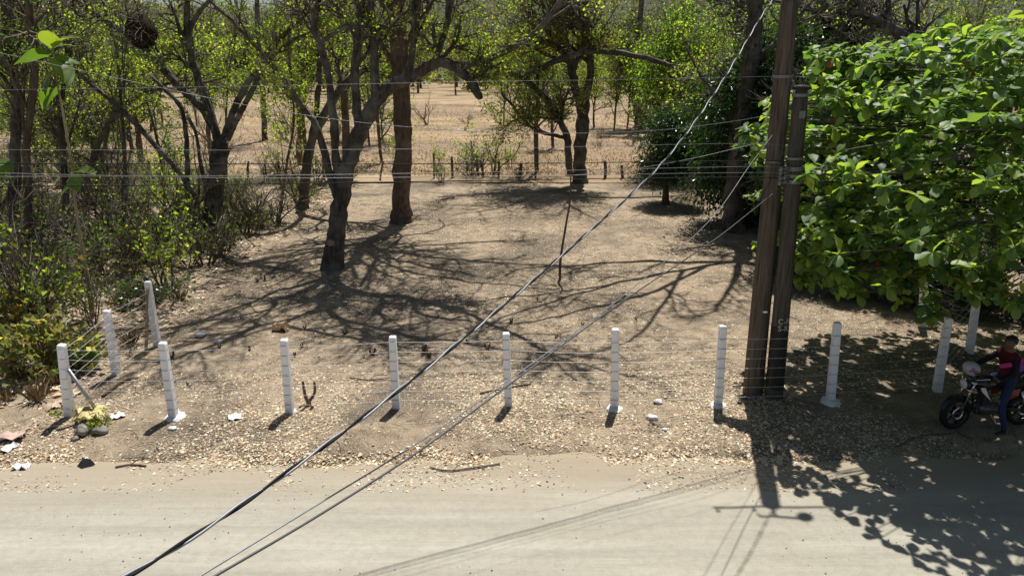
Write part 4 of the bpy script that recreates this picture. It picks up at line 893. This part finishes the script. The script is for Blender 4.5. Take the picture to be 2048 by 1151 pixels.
mb.tube(cr([P(1508, 357, 12.4), P(1500, 380, 12.45), P(1512, 410, 12.45), P(1535, 372, 12.5), P(1542, 356, 12.6)], 6), .006, 5)
o = mb.build('cable_coil', M['cable_black'], None, True, P(1507, 380, 12.45), P(1507, 380, 12.45)); tag(o, 'loops of spare cable hanging beside the tall pole', 'cable coil')
# ---------------------------------------------------------------- motorcycle, rider, helmet
M['rubber'] = simple('tyre_rubber', (.018, .018, .018), .8, .2, 0, .2, 30); M['black_paint'] = simple('black_paint', (.015, .015, .017), .25, .5, 0, .1)
M['chrome'] = simple('chrome', (.6, .6, .6), .18, .6, 1, .05); M['red_paint'] = simple('red_paint', (.25, .015, .02), .3, .5, 0, .1)
M['engine'] = simple('engine_alloy', (.12, .12, .125), .5, .4, .7, .2); M['vinyl'] = simple('seat_vinyl', (.02, .02, .02), .6, .3, 0, .2)
M['lens'] = simple('headlight_lens', (.5, .51, .53), .1, .6, 0, .05); M['white_plastic'] = simple('white_plastic', (.7, .68, .7), .3, .5, 0, .05)
fw, rw = G(1905, 853), G(2036, 851); fz = top(fw[0], fw[1])
mid = (fw + rw) / 2; mrz = math.atan2(fw[1] - rw[1] - .12, fw[0] - rw[0]); bike = empty('motorcycle', (mid[0], mid[1], fz), mrz)
tag(bike, 'black street motorcycle parked in the shade of the large-leaved tree', 'motorcycle')
def wheel(x, steer=0.0):
    r = empty('wheel', (x, 0, .305)); r.parent = bike; r.rotation_euler[2] = steer
    mb = MB(); mb.lathe([(.235, -.045), (.27, -.058), (.295, -.045), (.305, 0), (.295, .045), (.27, .058), (.235, .045), (.235, -.045)], (0, 0, 0), 'y', 32); mb.build('tyre', M['rubber'], r)
    mb = MB(); mb.lathe([(.215, -.04), (.24, -.045), (.24, .045), (.215, .04), (.205, 0), (.215, -.04)], (0, 0, 0), 'y', 32)
    for k in range(6):
        a = k * math.pi / 3 + .3; mb.tube([[.03 * math.cos(a), 0, .03 * math.sin(a)], [.215 * math.cos(a), 0, .215 * math.sin(a)]], [.022, .014], 6)
    mb.lathe([(.001, -.07), (.05, -.07), (.06, -.03), (.06, .03), (.05, .07), (.001, .07)], (0, 0, 0), 'y', 16); mb.build('rim', M['black_paint'], r)
    mb = MB(); mb.lathe([(.07, .062), (.13, .062), (.13, .067), (.07, .067), (.07, .062)], (0, 0, 0), 'y', 24); mb.build('brake_disc', M['chrome'], r)
    return r
wheel(.64, .12); wheel(-.62)
def part(name, mat, fn, smooth=True): mb = MB(); fn(mb); return mb.build(name, M[mat], bike, smooth)
part('fork', 'chrome', lambda m: [m.tube([[.64, s * .09, .3], [.47, s * .09, .82], [.44, s * .09, .92]], [.024, .02, .02], 8) for s in (-1, 1)] + [m.box((.45, 0, .88), (.08, .24, .04)), m.box((.49, 0, .74), (.08, .22, .04))])
def fender(m, cx, a0, a1, w, r):
    a = np.linspace(a0, a1, 14); V = []
    for q in a:
        for s, dr in ((-1, -.03), (-.6, 0), (.6, 0), (1, -.03)): V.append([cx + (r + dr) * math.cos(q), s * w, .305 + (r + dr) * math.sin(q)])
    m.add(V, [np.array([[i * 4 + j, i * 4 + j + 1, (i + 1) * 4 + j + 1, (i + 1) * 4 + j] for i in range(13) for j in range(3)])])
part('front_fender', 'black_paint', lambda m: fender(m, .64, .35, 2.3, .075, .34)); part('rear_fender', 'black_paint', lambda m: fender(m, -.62, 1.2, 3.0, .08, .37))
part('handlebar', 'chrome', lambda m: m.tube(cr([[.28, -.37, 1.0], [.34, -.26, 1.02], [.43, -.1, .95], [.43, .1, .95], [.34, .26, 1.02], [.28, .37, 1.0]], 5), .012, 8))
for s in (-1, 1):
    g_ = part('grip', 'rubber', lambda m: m.tube([[.28, s * .38, .998], [.33, s * .27, 1.02]], .018, 8))
    mi_ = part('mirror', 'black_paint', lambda m: (m.tube(cr([[.36, s * .22, 1.02], [.4, s * .28, 1.14], [.37, s * .33, 1.22]], 4), .006, 5), m.sphere((.36, s * .35, 1.25), (.018, .065, .042), 12, 8)))
hl = part('headlight', 'black_paint', lambda m: m.lathe([(.001, -.1), (.06, -.09), (.09, -.03), (.095, .02), (.088, .03)], (.56, 0, .84), 'x', 18))
ml = MB(); ml.lathe([(.088, .028), (.06, .05), (.001, .062)], (.56, 0, .84), 'x', 18); ml.build('lens', M['lens'], hl)
for s in (-1, 1): part('turn_signal', 'porcelain', lambda m: (m.tube([[.5, s * .08, .78], [.51, s * .17, .78]], .01, 5), m.sphere((.52, s * .2, .78), (.04, .035, .025), 10, 6)))
part('instrument', 'black_paint', lambda m: m.sphere((.47, 0, 1.0), (.05, .1, .05), 12, 8))
def tank(m):
    m.sphere((0, 0, 0), (.29, .145, .14), 18, 12); v = m.V[-1]; v[:, 0] += .16; v[:, 1] *= np.where(v[:, 0] < .1, .75, 1.0); v[:, 2] += .83 + .06 * v[:, 0]; v[:, 2] = np.maximum(v[:, 2], .74)
tk = part('fuel_tank', 'black_paint', tank)
for s in (-1, 1):
    part('side_shroud', 'white_plastic', lambda m: m.add([[.38, s * .15, .82], [.34, s * .16, .74], [.12, s * .14, .55], [.08, s * .14, .5], [.2, s * .15, .66], [.3, s * .16, .82]], [np.array([[0, 1, 4, 5]]), np.array([[1, 2, 4], [2, 3, 4]])]), False)
    part('side_cover', 'red_paint', lambda m: m.add([[-.05, s * .12, .72], [-.12, s * .14, .52], [-.38, s * .14, .62], [-.42, s * .12, .74]], [np.array([[0, 1, 2, 3]])]), False)
    part('shock_absorber', 'chrome', lambda m: m.tube([[-.58, s * .12, .36], [-.45, s * .12, .7]], .026, 8))
    part('foot_peg', 'rubber', lambda m: m.tube([[-.02, s * .1, .34], [-.02, s * .24, .34]], .014, 6))
    part('swingarm', 'black_paint', lambda m: m.tube([[-.62, s * .1, .305], [-.15, s * .09, .38]], .02, 6))
part('frame', 'black_paint', lambda m: (m.tube(cr([[.46, 0, .86], [.36, 0, .6], [.28, 0, .3], [.0, 0, .24], [-.18, 0, .34], [-.2, 0, .7]], 4), .022, 7), m.tube([[.44, 0, .82], [-.1, 0, .72], [-.6, 0, .76]], .022, 7)))
def eng(m):
    m.sphere((.05, 0, .37), (.2, .14, .13), 14, 8); m.box((.14, 0, .53), (.13, .15, .2))
    for k in range(6): m.box((.14, 0, .46 + k * .028), (.18, .19, .01))
    m.lathe([(.001, .13), (.08, .13), (.09, .1), (.09, -.1), (.08, -.13), (.001, -.13)], (-.02, 0, .36), 'y', 16)
part('engine', 'engine', eng, False)
part('exhaust', 'chrome', lambda m: m.tube(cr([[.2, -.08, .5], [.3, -.12, .35], [.1, -.15, .26], [-.2, -.17, .28], [-.75, -.19, .4]], 5), np.linspace(.02, .045, 21), 8))
def seat(m):
    m.sphere((0, 0, 0), (.38, .14, .075), 18, 10); v = m.V[-1]; v[:, 0] -= .36; v[:, 2] = np.maximum(v[:, 2], -.04) + .815 + .1 * np.clip(-v[:, 0] - .3, 0, 1) ** 1.2
part('seat', 'vinyl', seat); part('tail_light', 'red_paint', lambda m: m.box((-.8, 0, .82), (.06, .12, .06))); part('tail_cowl', 'black_paint', lambda m: m.tube([[-.3, 0, .74], [-.78, 0, .84]], [.1, .06], 8))
part('grab_rail', 'chrome', lambda m: m.tube(cr([[-.5, .13, .8], [-.8, .12, .92], [-.84, 0, .93], [-.8, -.12, .92], [-.5, -.13, .8]], 4), .011, 6))
part('side_stand', 'chrome', lambda m: m.tube([[0, .1, .26], [-.08, .2, .01]], .012, 6))

BM = Matrix.Translation(bike.location) @ Matrix.Rotation(mrz, 4, 'Z')
hm = MB(); hm.sphere((0, 0, 0), (.14, .115, .125), 20, 14); hv = hm.V[0]; hv[:, 2] = np.maximum(hv[:, 2], -.105)
t = NT('helmet_shell'); sp = t.n('ShaderNodeSeparateXYZ'); t.l(t.co('Object'), sp.inputs[0]); nz = t.noise(7, t.co('Object'), 2)
c = t.mix(t.ramp(nz, [(.55, 0.), (.6, 1.)]), (.38, .35, .41), (.2, .07, .14)); M['helmet'] = t.done(t.bsdf(c, .2, .5))  # shell tones darkened to carry the shade under the tree
hp = BM @ Vector((.55, .06, 1.15)); hel = hm.build('helmet', M['helmet'], None, True, None, hp); hel.rotation_euler = (.2, .35, mrz + 2.2)
tag(hel, 'pale pink and white helmet hung on the motorcycle mirror', 'helmet')
vm = MB(); vm.sphere((.015, 0, -.005), (.136, .106, .066), 16, 8); vm.build('visor', M['black_paint'], hel)

# rider: one continuous skinned body
J = dict(pel=(-.24, 0, .90, .15, .135), sp1=(-.22, .0, 1.03, .145, .115), sp2=(-.19, .01, 1.18, .16, .12), ch=(-.16, .02, 1.31, .165, .115), nk=(-.13, .03, 1.44, .058, .058), jaw=(-.10, .045, 1.515, .068, .075), hd=(-.105, .05, 1.585, .082, .095), cr=(-.115, .05, 1.655, .06, .07),
    lsh=(-.15, .19, 1.33, .065, .065), lel=(-.10, .27, 1.09, .05, .05), lwr=(.1, .2, .95, .034, .03), lpa=(.155, .17, .935, .034, .02),
    rsh=(-.14, -.16, 1.33, .065, .065), rel=(.05, -.28, 1.12, .05, .05), rwr=(.25, -.31, 1.04, .034, .03), rpa=(.295, -.315, 1.03, .034, .022),
    lhp=(-.2, .11, .87, .1, .1), lkn=(.03, .27, .52, .068, .068), lan=(-.04, .34, .12, .045, .045), lhe=(-.05, .34, .055, .045, .04), lto=(.13, .385, .035, .042, .03),
    rhp=(-.18, -.11, .87, .1, .1), rkn=(.2, -.25, .74, .07, .07), ran=(.0, -.22, .43, .045, .045), rhe=(-.03, -.22, .37, .045, .04), rto=(.15, -.235, .36, .042, .03))
Eg = [('pel', 'sp1'), ('sp1', 'sp2'), ('sp2', 'ch'), ('ch', 'nk'), ('nk', 'jaw'), ('jaw', 'hd'), ('hd', 'cr'), ('ch', 'lsh'), ('lsh', 'lel'), ('lel', 'lwr'), ('lwr', 'lpa'), ('ch', 'rsh'), ('rsh', 'rel'), ('rel', 'rwr'), ('rwr', 'rpa'),
      ('pel', 'lhp'), ('lhp', 'lkn'), ('lkn', 'lan'), ('lan', 'lhe'), ('lhe', 'lto'), ('pel', 'rhp'), ('rhp', 'rkn'), ('rkn', 'ran'), ('ran', 'rhe'), ('rhe', 'rto')]
for side, pa, fd, sd in (('l', 'lpa', Vector((.8, -.45, -.35)), Vector((.4, .85, -.1))), ('r', 'rpa', Vector((.75, -.1, -.6)), Vector((.05, 1, 0)))):
    c0 = Vector(J[pa][:3]); fd.normalize(); sd.normalize()
    for k in range(4):
        base_ = c0 + sd * (.027 - k * .018) + fd * .028; ln_ = (.034, .04, .037, .028)[k]; dn = Vector((0, 0, -1))
        n0, n1, n2 = f'{side}f{k}a', f'{side}f{k}b', f'{side}f{k}c'
        J[n0] = (*base_, .0095, .0095); J[n1] = (*(base_ + fd * ln_ + dn * .012), .009, .009); J[n2] = (*(base_ + fd * ln_ * 1.35 + dn * .04), .0075, .0075); Eg += [(pa, n0), (n0, n1), (n1, n2)]
    tb = c0 + sd * (.034 if side == 'r' else -.034); J[side + 't1'] = (*tb, .011, .011); J[side + 't2'] = (*(tb + fd * .03 + sd * (.012 if side == 'r' else -.012) + Vector((0, 0, -.015))), .009, .009); Eg += [(pa, side + 't1'), (side + 't1', side + 't2')]
names = list(J); me = bpy.data.meshes.new('body'); me.from_pydata([J[n][:3] for n in names], [(names.index(a), names.index(b)) for a, b in Eg], [])
bo = bpy.data.objects.new('tmp_body', me); COL.objects.link(bo); sk = bo.modifiers.new('Skin', 'SKIN'); sk.use_smooth_shade = True
for i, n in enumerate(names):
    v = me.skin_vertices[0].data[i]; v.radius = J[n][3:5]; v.use_root = n == 'pel'
ss_ = bo.modifiers.new('Sub', 'SUBSURF'); ss_.levels = 2; ss_.render_levels = 2
dg = bpy.context.evaluated_depsgraph_get(); bmx = bpy.data.meshes.new_from_object(bo.evaluated_get(dg)); bpy.data.objects.remove(bo)
M['skin'] = simple('skin', (.16, .075, .048), .55, .35, 0, .08); M['jeans'] = simple('blue_denim', (.028, .04, .085), .9, .15, 0, .25, 60); M['jacket'] = simple('red_cloth_shaded', (.085, .012, .018), .85, .15, 0, .25, 25)  # jacket red darkened: the rider's deep shade is put into the cloth colour
M['sleeve'] = simple('black_cloth', (.022, .016, .024), .85, .15, 0, .2, 25); M['shoe'] = simple('black_shoe', (.02, .02, .02), .5, .3); M['hair'] = simple('black_hair', (.012, .01, .009), .5, .4, 0, .2, 80, .6, .01); M['eye'] = simple('dark_eye', (.01, .008, .008), .3, .5)
M['pink'] = simple('hot_pink_cloth', (.5, .045, .18), .75, .2, 0, .08); M['violet'] = simple('violet_cloth', (.22, .07, .3), .7, .2, 0, .1)  # pink lowered as well, so its colour carries the shade on the rider
reg = []
for a, b in Eg:
    if a in ('nk', 'jaw', 'hd') or a[1:] in ('wr', 'pa') or a[1] in 'ft' and len(a) > 2 and a not in ('lto', 'rto'): reg.append(0)
    elif a[1:] in ('hp', 'kn') or b in ('lhp', 'rhp'): reg.append(1)
    elif a[1:] in ('an', 'he'): reg.append(4)
    elif a[1:] in ('sh', 'el'): reg.append(3)
    else: reg.append(2)
A_ = np.array([J[a][:3] for a, b in Eg]); B_ = np.array([J[b][:3] for a, b in Eg])
hc = np.array(J['hd'][:3]); look = unit(np.array([.55, .8, -.1])); lat = unit(np.cross(look, [0, 0, 1.])); upv = np.cross(lat, look)
for v in bmx.vertices:                                     # nose, brow and chin on the head
    q = np.array(v.co) - hc; f_, l_, u_ = q @ look, q @ lat, q @ upv
    if f_ > .03 and abs(u_) < .14:
        add_ = .026 * math.exp(-(l_ / .016) ** 2 - ((u_ + .015) / .022) ** 2) - .01 * (math.exp(-((l_ - .033) / .014) ** 2 - ((u_ - .012) / .012) ** 2) + math.exp(-((l_ + .033) / .014) ** 2 - ((u_ - .012) / .012) ** 2)) + .008 * math.exp(-(l_ / .025) ** 2 - ((u_ + .055) / .008) ** 2) + .01 * math.exp(-(l_ / .03) ** 2 - ((u_ + .085) / .02) ** 2)
        v.co = np.array(v.co) + look * add_
cs = np.array([p.center for p in bmx.polygons]); ab = B_ - A_; tt = np.clip(((cs[:, None] - A_) * ab).sum(-1) / (ab * ab).sum(-1), 0, 1); dd = np.linalg.norm(cs[:, None] - (A_ + tt[..., None] * ab), axis=-1)
mi = np.array(reg)[dd.argmin(1)]
q = cs - hc; f_, l_, u_ = q @ look, q @ lat, q @ upv; mi[(f_ > .05) & (abs(abs(l_) - .033) < .012) & (abs(u_ - .012) < .008)] = 5
bmx.materials.clear()
for k in ('skin', 'jeans', 'jacket', 'sleeve', 'shoe', 'eye'): bmx.materials.append(M[k])
bmx.polygons.foreach_set('material_index', mi.astype(np.int32)); bmx.polygons.foreach_set('use_smooth', np.ones(len(bmx.polygons), bool)); bmx.update()
per = obj('person', bmx, None, bike.location); per.rotation_euler[2] = mrz
tag(per, 'person in red jacket and jeans sitting on the motorcycle, one foot down', 'person')
hb = MB(); hb.sphere(hc + [-.012, 0, .035] - look * .012, (.098, .098, .09), 18, 12); v = hb.V[0]; q = v - hc; fr = q @ look; v[:] = np.where(((fr > .03) & (q[:, 2] < .055))[:, None], hc + q * .78, v); v[:, 2] = np.maximum(v[:, 2], hc[2] - .05)
hb.build('hair', M['hair'], per)
for s in (-1, 1): 
    eb = MB(); eb.sphere(hc + lat * s * .083 - look * .01 + [0, 0, -.005], (.018, .018, .03), 8, 6); eb.build('ear', M['skin'], per)
def patch(name, mat, c, w, h, nrm, off, roll=0.0):
    nrm = unit(np.array(nrm, float)); u = unit(np.cross([0, 0, 1.], nrm)); v = np.cross(nrm, u); u, v = u * math.cos(roll) + v * math.sin(roll), v * math.cos(roll) - u * math.sin(roll); V = []; n = 6
    for i in range(n):
        for j in range(n):
            a, b = (i / (n - 1) - .5) * w, (j / (n - 1) - .5) * h; V.append(np.array(c) + u * a + v * b + nrm * (off - 1.8 * a * a - .8 * b * b))
    for p_ in V[:]: V.append(p_ - nrm * .02)
    k = n * n; qd = [[i * n + j, (i + 1) * n + j, (i + 1) * n + j + 1, i * n + j + 1] for i in range(n - 1) for j in range(n - 1)]; qd += [[k + a for a in r[::-1]] for r in qd]
    mb = MB(); mb.add(V, [np.array(qd)]); return mb.build(name, M[mat], per)
patch('pink_panel', 'pink', (-.02, .12, 1.2), .18, .07, (.6, .8, .35), .07, .35); patch('red_panel', 'jacket', (-.04, .12, 1.1), .17, .17, (.6, .8, .2), .055, .2)
patch('pink_panel', 'pink', (-.2, .2, 1.29), .15, .07, (-.1, .9, .5), .03, .3); patch('violet_panel', 'violet', (-.24, .22, 1.2), .14, .12, (-.1, 1, .3), .03, .2)

# ---------------------------------------------------------------- small things on the ground
def thing(mb, name, mat, base, label, cat, group=None, smooth=True): return tag(mb.build(name, mat if not isinstance(mat, str) else M[mat], None, smooth, None, base), label, cat, group)
def crumple(seed, w, l, hgt, n=7):
    rg = np.random.default_rng(seed); V = []
    for i in range(n):
        for j in range(n):
            x, y = (i / (n - 1) - .5), (j / (n - 1) - .5); k = 1 - .25 * rg.uniform() * (abs(x) > .45 or abs(y) > .45)
            V.append([x * w * k, y * l * k, hgt * (.35 + .35 * math.sin(i * 1.9 + seed) + .25 * math.sin(j * 2.3 + seed * 2) + rg.normal(0, .18))])
    V = np.array(V); V2 = V - [0, 0, .006]; k = n * n; q = [[i * n + j, (i + 1) * n + j, (i + 1) * n + j + 1, i * n + j + 1] for i in range(n - 1) for j in range(n - 1)]
    mb = MB(); mb.add(np.vstack([V, V2]), [np.array(q + [[k + a for a in r[::-1]] for r in q])]); return mb
def gp(x, y, dz=0.0): g = G(x, y, -.03); return np.array([g[0], g[1], top(g[0], g[1]) + dz])
M['sack'] = simple('yellow_paper_sack', (.5, .42, .19), .7, .2, 0, .25, 6); M['paper'] = simple('white_paper', (.72, .7, .66), .8, .1, 0, .1, 10); M['plastic_black'] = simple('black_plastic', (.02, .02, .02), .5, .4)
M['stone'] = simple('grey_stone', (.22, .2, .18), .9, .1, 0, .35, 8, .7, .02); M['card'] = simple('pinkish_dead_leaf', (.42, .31, .26), .85, .1, 0, .2, 8); M['wood_cut'] = simple('cut_wood', (.5, .36, .22), .85, .1, 0, .25, 12); M['char'] = simple('charred_wood', (.12, .085, .06), .9, .1, 0, .4, 20, .7, .01)
sb = gp(184, 845, .14); o = thing(crumple(3, .5, .4, .1, 9), 'cement_sack', 'sack', sb, 'empty yellow paper sack lying on stones at the foot of the strut', 'sack'); o.rotation_euler = (.25, .1, .3)
for i, (x, y, r) in enumerate(((168, 868, .15), (204, 866, .11), (150, 880, .07))):
    mb = MB(); mb.sphere((0, 0, r * .4), (r, r * .8, r * .55), 16, 10, .3, i); thing(mb, 'stone', 'stone', gp(x, y), ('dark stone under the yellow sack', 'grey stone beside the yellow sack', 'small stone in front of the yellow sack')[i], 'stone')
for i, (x, y, w, l, h, rz, lab, mat) in enumerate([(22, 882, .5, .34, .09, .3, 'large curled pinkish dead leaf by the road edge', 'card'), (112, 815, .4, .3, .08, .9, 'large curled dead leaf beside the corner post', 'card'), (42, 930, .26, .16, .06, .1, 'crumpled white paper at the road edge', 'paper'), (236, 834, .26, .2, .05, .6, 'flattened white paper beside the mortared post', 'paper'), (470, 835, .26, .22, .05, .4, 'torn white paper between the second and third front posts', 'paper'), (20, 900, .3, .2, .05, 1.2, 'pale torn scrap beside the large pinkish leaf', 'paper')]):
    o = thing(crumple(10 + i, w, l, h), 'litter', mat, gp(x, y, .02), lab, 'litter'); o.rotation_euler[2] = rz; o.name = 'dead_leaf' if mat == 'card' else 'paper_scrap'
for i, (x, y, r) in enumerate(((1305, 836, .1), (1317, 802, .09), (440, 690, .11), (403, 678, .14), (462, 833, .06), (345, 858, .07), (1330, 858, .05))):
    mb = MB(); mb.sphere((0, 0, r * .3), (r, r * .85, r * .5), 12, 8, .2, 30 + i); thing(mb, 'mortar_lump', 'mortar', gp(x, y), ['pale mortar lump near the road in front of the sixth front post', 'pale mortar lump just right of the sixth front post', 'pale mortar patch right of the propped side post', 'flat grey mortar patch behind the propped side post', 'small white mortar crumb beside the torn paper', 'white mortar crumb in front of the mortared post', 'tiny pale crumb nearest the road by the sixth post'][i], 'mortar')
mb = MB(); mb.add([[-.12, 0, .0], [.0, -.08, .0], [.16, .04, .01], [-.02, .02, .13], [.08, .06, .1], [-.06, .08, .0]], [np.array([[0, 1, 3], [1, 2, 4], [1, 4, 3], [0, 3, 5], [3, 4, 5], [4, 2, 5]])]); thing(mb, 'plastic_scrap', 'plastic_black', gp(168, 928), 'folded scrap of black plastic lying on the road edge', 'plastic scrap', None, False)
# forked stump and the other cut stumps
def stump(seed, h, n, r):
    rg = np.random.default_rng(seed); mb = MB(); mb.tube([[0, 0, -.05], [0, 0, h * .25]], [r * 1.5, r * 1.2], 8)
    for k in range(n):
        a = 6.28 * k / n + rg.uniform(0, 1); e = np.array([math.cos(a) * h * .35, math.sin(a) * h * .2, h * rg.uniform(.7, 1.1)]); mb.tube(cr([[0, 0, h * .15], e * [.9, .9, .5], e], 3), [r, r * .9, r * .8, r * .75, r * .72, r * .7, r * .7][:7], 7)
    return mb
thing(stump(1, .42, 3, .036), 'stump', 'bark_brown', gp(618, 812), 'forked brown cut stump just right of the third front post', 'stump')
SM = [stump(s, .14, 2, .026).mesh('stump', M['char']) for s in (2, 3, 4)]
for i, (x, y, s) in enumerate([(745, 714, 1.3), (848, 712, 1.6), (858, 720, 1.3), (672, 640, .9), (605, 700, .8), (590, 715, .8), (690, 672, .9), (1022, 650, 1), (935, 690, .8), (975, 700, 1.2), (345, 720, 1.2), (500, 705, .9), (440, 700, .8), (1112, 680, .7), (1075, 605, .7), (1165, 660, .7), (875, 640, .8), (530, 560, 1.2), (515, 565, 1.0), (500, 480, 1.6), (262, 705, .9), (375, 770, .6), (610, 660, .7), (795, 690, .7), (1272, 645, .6)]):
    o = obj('stump', SM[i % 3], None, gp(x, y)); o.rotation_euler[2] = i; o.scale = (s, s, s); tag(o, 'small charred cut stump on the cleared lot floor', 'stump', 'charred stumps on the lot')
mb = crumple(50, .42, .3, .22, 7); thing(mb, 'wood_chunk', 'wood_cut', gp(562, 664), 'pale split chunk of wood on the lot floor', 'wood chunk', None, False)
mb = MB(); g0 = gp(1120, 560); mb.tube(cr([g0 + [0, 0, -.05], P(1121, 520, g0[1]), P(1131, 455, g0[1]), P(1140, 400, g0[1]), P(1142, 330, g0[1])], 5), np.linspace(.045, .02, 21), 7)
thing(MB().add(mb.V[0] - g0, [np.vstack(mb.F[4])]), 'bare_sapling', 'bark_brown', g0, 'thin crooked leafless sapling standing alone on the lot', 'sapling')
for i, (pts, r, lab) in enumerate([([(960, 790), (1005, 778), (1062, 772)], .02, 'fallen branch lying behind the fifth front post'), ([(700, 760), (740, 768), (800, 758)], .012, 'thin fallen branch left of the fourth front post'), ([(860, 932), (905, 938), (1000, 925)], .012, 'thin twig lying across the road edge'), ([(230, 930), (260, 926), (292, 928)], .014, 'short dark twig near the black plastic scrap'), ([(205, 795), (240, 770), (262, 762)], .03, 'short dark branch on the ground between the left posts'), ([(1790, 895), (1840, 880), (1900, 872)], .01, 'twig on the shaded road in front of the motorcycle')]):
    q = np.array([gp(x, y, .02) for x, y in pts]); mb = MB(); mb.tube(cr(q - q[0], 5), r, 6); mb.tube(cr([q[1] - q[0], q[1] - q[0] + [.12, .1, .05], q[1] - q[0] + [.3, .15, .04]], 3), r * .6, 5); thing(mb, 'fallen_branch', 'bark_brown', q[0], lab, 'branch')
for i, (x, y) in enumerate(((128, 838), (195, 862), (1530, 775), (1518, 790), (200, 850))):
    T, lv = shrub(150 + i, .28, 1.0, 7, 2.2, (.03, .07), (.012, .025), MG if i in (2, 3) else OL + YG, 'leaf', 0, 1)
    r = T.build('weed', ('small green weed at the foot of the corner post', 'trailing weed over the dark stone by the sack', 'low green weed between the two poles', 'low weed at the foot of the tall pole', 'trailing weed across the yellow sack corner')[i], 'weed', (0, 0, 0), M['bark_brown'], M['leaf'], lv); r.location = gp(x, y, -.01)

# leaf litter
def litter(name, xs, ys, L, cols, seed, label, lift=.012):
    rg = np.random.default_rng(seed); n = len(xs); z = np.maximum(gz(xs, ys), road_z(xs, ys)); C = np.stack([xs, ys, z + rg.uniform(.001, lift * .7, n)], 1)
    a = rg.uniform(0, 6.28, n); D = np.stack([np.cos(a), np.sin(a), rg.normal(0, .07, n)], 1)
    l = L[0] + (L[1] - L[0]) * rg.uniform(size=n) ** 1.8; V, F = leafset(rg, C, D, l, l * rg.uniform(.14, .4, n), .2, (1, .14))
    tag(obj(name, mk(name, V, [F], M['dry'], np.repeat(pal(rg, n, cols, .25), 2, 0))), label, 'leaf litter', kind='stuff')
LC = [(.64, .53, .37, 6), (.52, .41, .27, 4), (.34, .24, .15, 1.6), (.74, .66, .51, 4), (.17, .11, .07, 1), (.36, .18, .08, .5)]
rg = np.random.default_rng(71)
def clumped(n, x0, x1, y0, y1, k, seed, th):
    x = rg.uniform(x0, x1, n * 3); y = rg.uniform(y0, y1, n * 3); w_ = wob(x, y, k, seed) + .5 * wob(x, y, k * 3, seed + 1) + rg.normal(0, .5, n * 3); ok = w_ > th; return x[ok][:n], y[ok][:n]
x, y = clumped(38000, -10, 10, 10.4, 13.8, 1.2, 72, .1); keep = y > road_edge(x) - .02; litter('leaf_litter', x[keep], y[keep], (.02, .085), LC, 1, 'pale dry leaves strewn along the fence and road edge')
x, y = clumped(70000, -9.2, 13, 13, 34, .8, 74, -.4); litter('leaf_litter', x, y, (.03, .085), LC, 2, 'dry leaf litter scattered over the cleared lot')
x, y = clumped(20000, -26, -8.3, 12.2, 38, .9, 76, -.6); litter('leaf_litter', x, y, (.09, .26), LC + [(.5, .36, .3, 5), (.3, .14, .09, 1)], 3, 'brown dry leaves covering the thicket floor', .05)
x = rg.uniform(-10, 5, 7000); y = road_edge(x) + .12 + rg.normal(0, .09, 7000) + .1 * np.sin(x * 3.1); ok = wob(x, x * .3, 1.5, 91) > -.6; litter('leaf_litter', x[ok], y[ok], (.03, .11), LC, 5, 'drift of pale dry leaves banked along the road edge')
x, y = clumped(2600, -10, 6, 9.55, 10.5, 2.5, 78, .1); litter('leaf_litter', x, y, (.03, .08), LC, 4, 'crushed dry leaves on the brown road margin')
n = 900; x = rg.uniform(-9, 10, n); y = rg.uniform(10.5, 36, n); mbt = MB()
for a_, b_ in zip(x, y):
    th_ = rg.uniform(0, 3.14); l = rg.uniform(.1, .5); e = np.array([math.cos(th_), math.sin(th_), 0]) * l; c = np.array([a_, b_, float(gz(a_, b_)) + .015]); mbt.tube([c - e / 2, c + rg.normal(0, .03, 3) * [1, 1, .3], c + e / 2 + [0, 0, rg.uniform(0, .05)]], rg.uniform(.003, .008), 3, False)
tag(mbt.build('fallen_twigs', M['bark_grey']), 'small dry twigs littering the lot floor', 'twigs', kind='stuff')
# gravel on the road
x, y = clumped(2600, -7.5, 8, 5.6, 10.6, 1.4, 90, .1); n = len(x); s = .003 + .013 * rg.uniform(size=n) ** 9
ico = np.array([[0, 0, 1], [.9, 0, .3], [.28, .85, .3], [-.72, .53, .3], [-.72, -.53, .3], [.28, -.85, .3], [0, 0, -.6]]); tri = np.array([[0, 1, 2], [0, 2, 3], [0, 3, 4], [0, 4, 5], [0, 5, 1], [6, 2, 1], [6, 3, 2], [6, 4, 3], [6, 5, 4], [6, 1, 5]])
z = np.maximum(gz(x, y), road_z(x, y)); V = ico[None] * s[:, None, None] * (1 + rg.normal(0, .2, (n, 7, 3))) + np.stack([x, y, z + s * .4], 1)[:, None]
F = (np.arange(n)[:, None, None] * 7 + tri[None]).reshape(-1, 3)
tag(obj('gravel', mk('gravel', V.reshape(-1, 3), [F], M['dry'], np.repeat(pal(rg, n, [(.45, .43, .37, 4), (.33, .31, .26, 4), (.6, .58, .52, 4), (.18, .165, .14, 1)]), 10, 0))), 'loose stones scattered on the dirt road', 'gravel', kind='stuff')
# field grass
n = 60000; y = 42 + 80 * rg.uniform(size=n) ** 1.6; x = rg.uniform(-.75, .8, n) * y; C = np.stack([x, y, np.full(n, .03)], 1); D = np.stack([rg.normal(0, 1, n), rg.normal(0, 1, n), np.ones(n)], 1)
V, F = leafset(rg, C, D, rg.uniform(.08, .3, n), rg.uniform(.015, .04, n), .3); tag(obj('field_grass', mk('field_grass', V, [F], M['dry'], np.repeat(pal(rg, n, [(.4, .28, .16, 4), (.3, .2, .12, 4), (.5, .39, .26, 3)]), 2, 0))), 'dry brown grass of the open field', 'grass', kind='stuff')
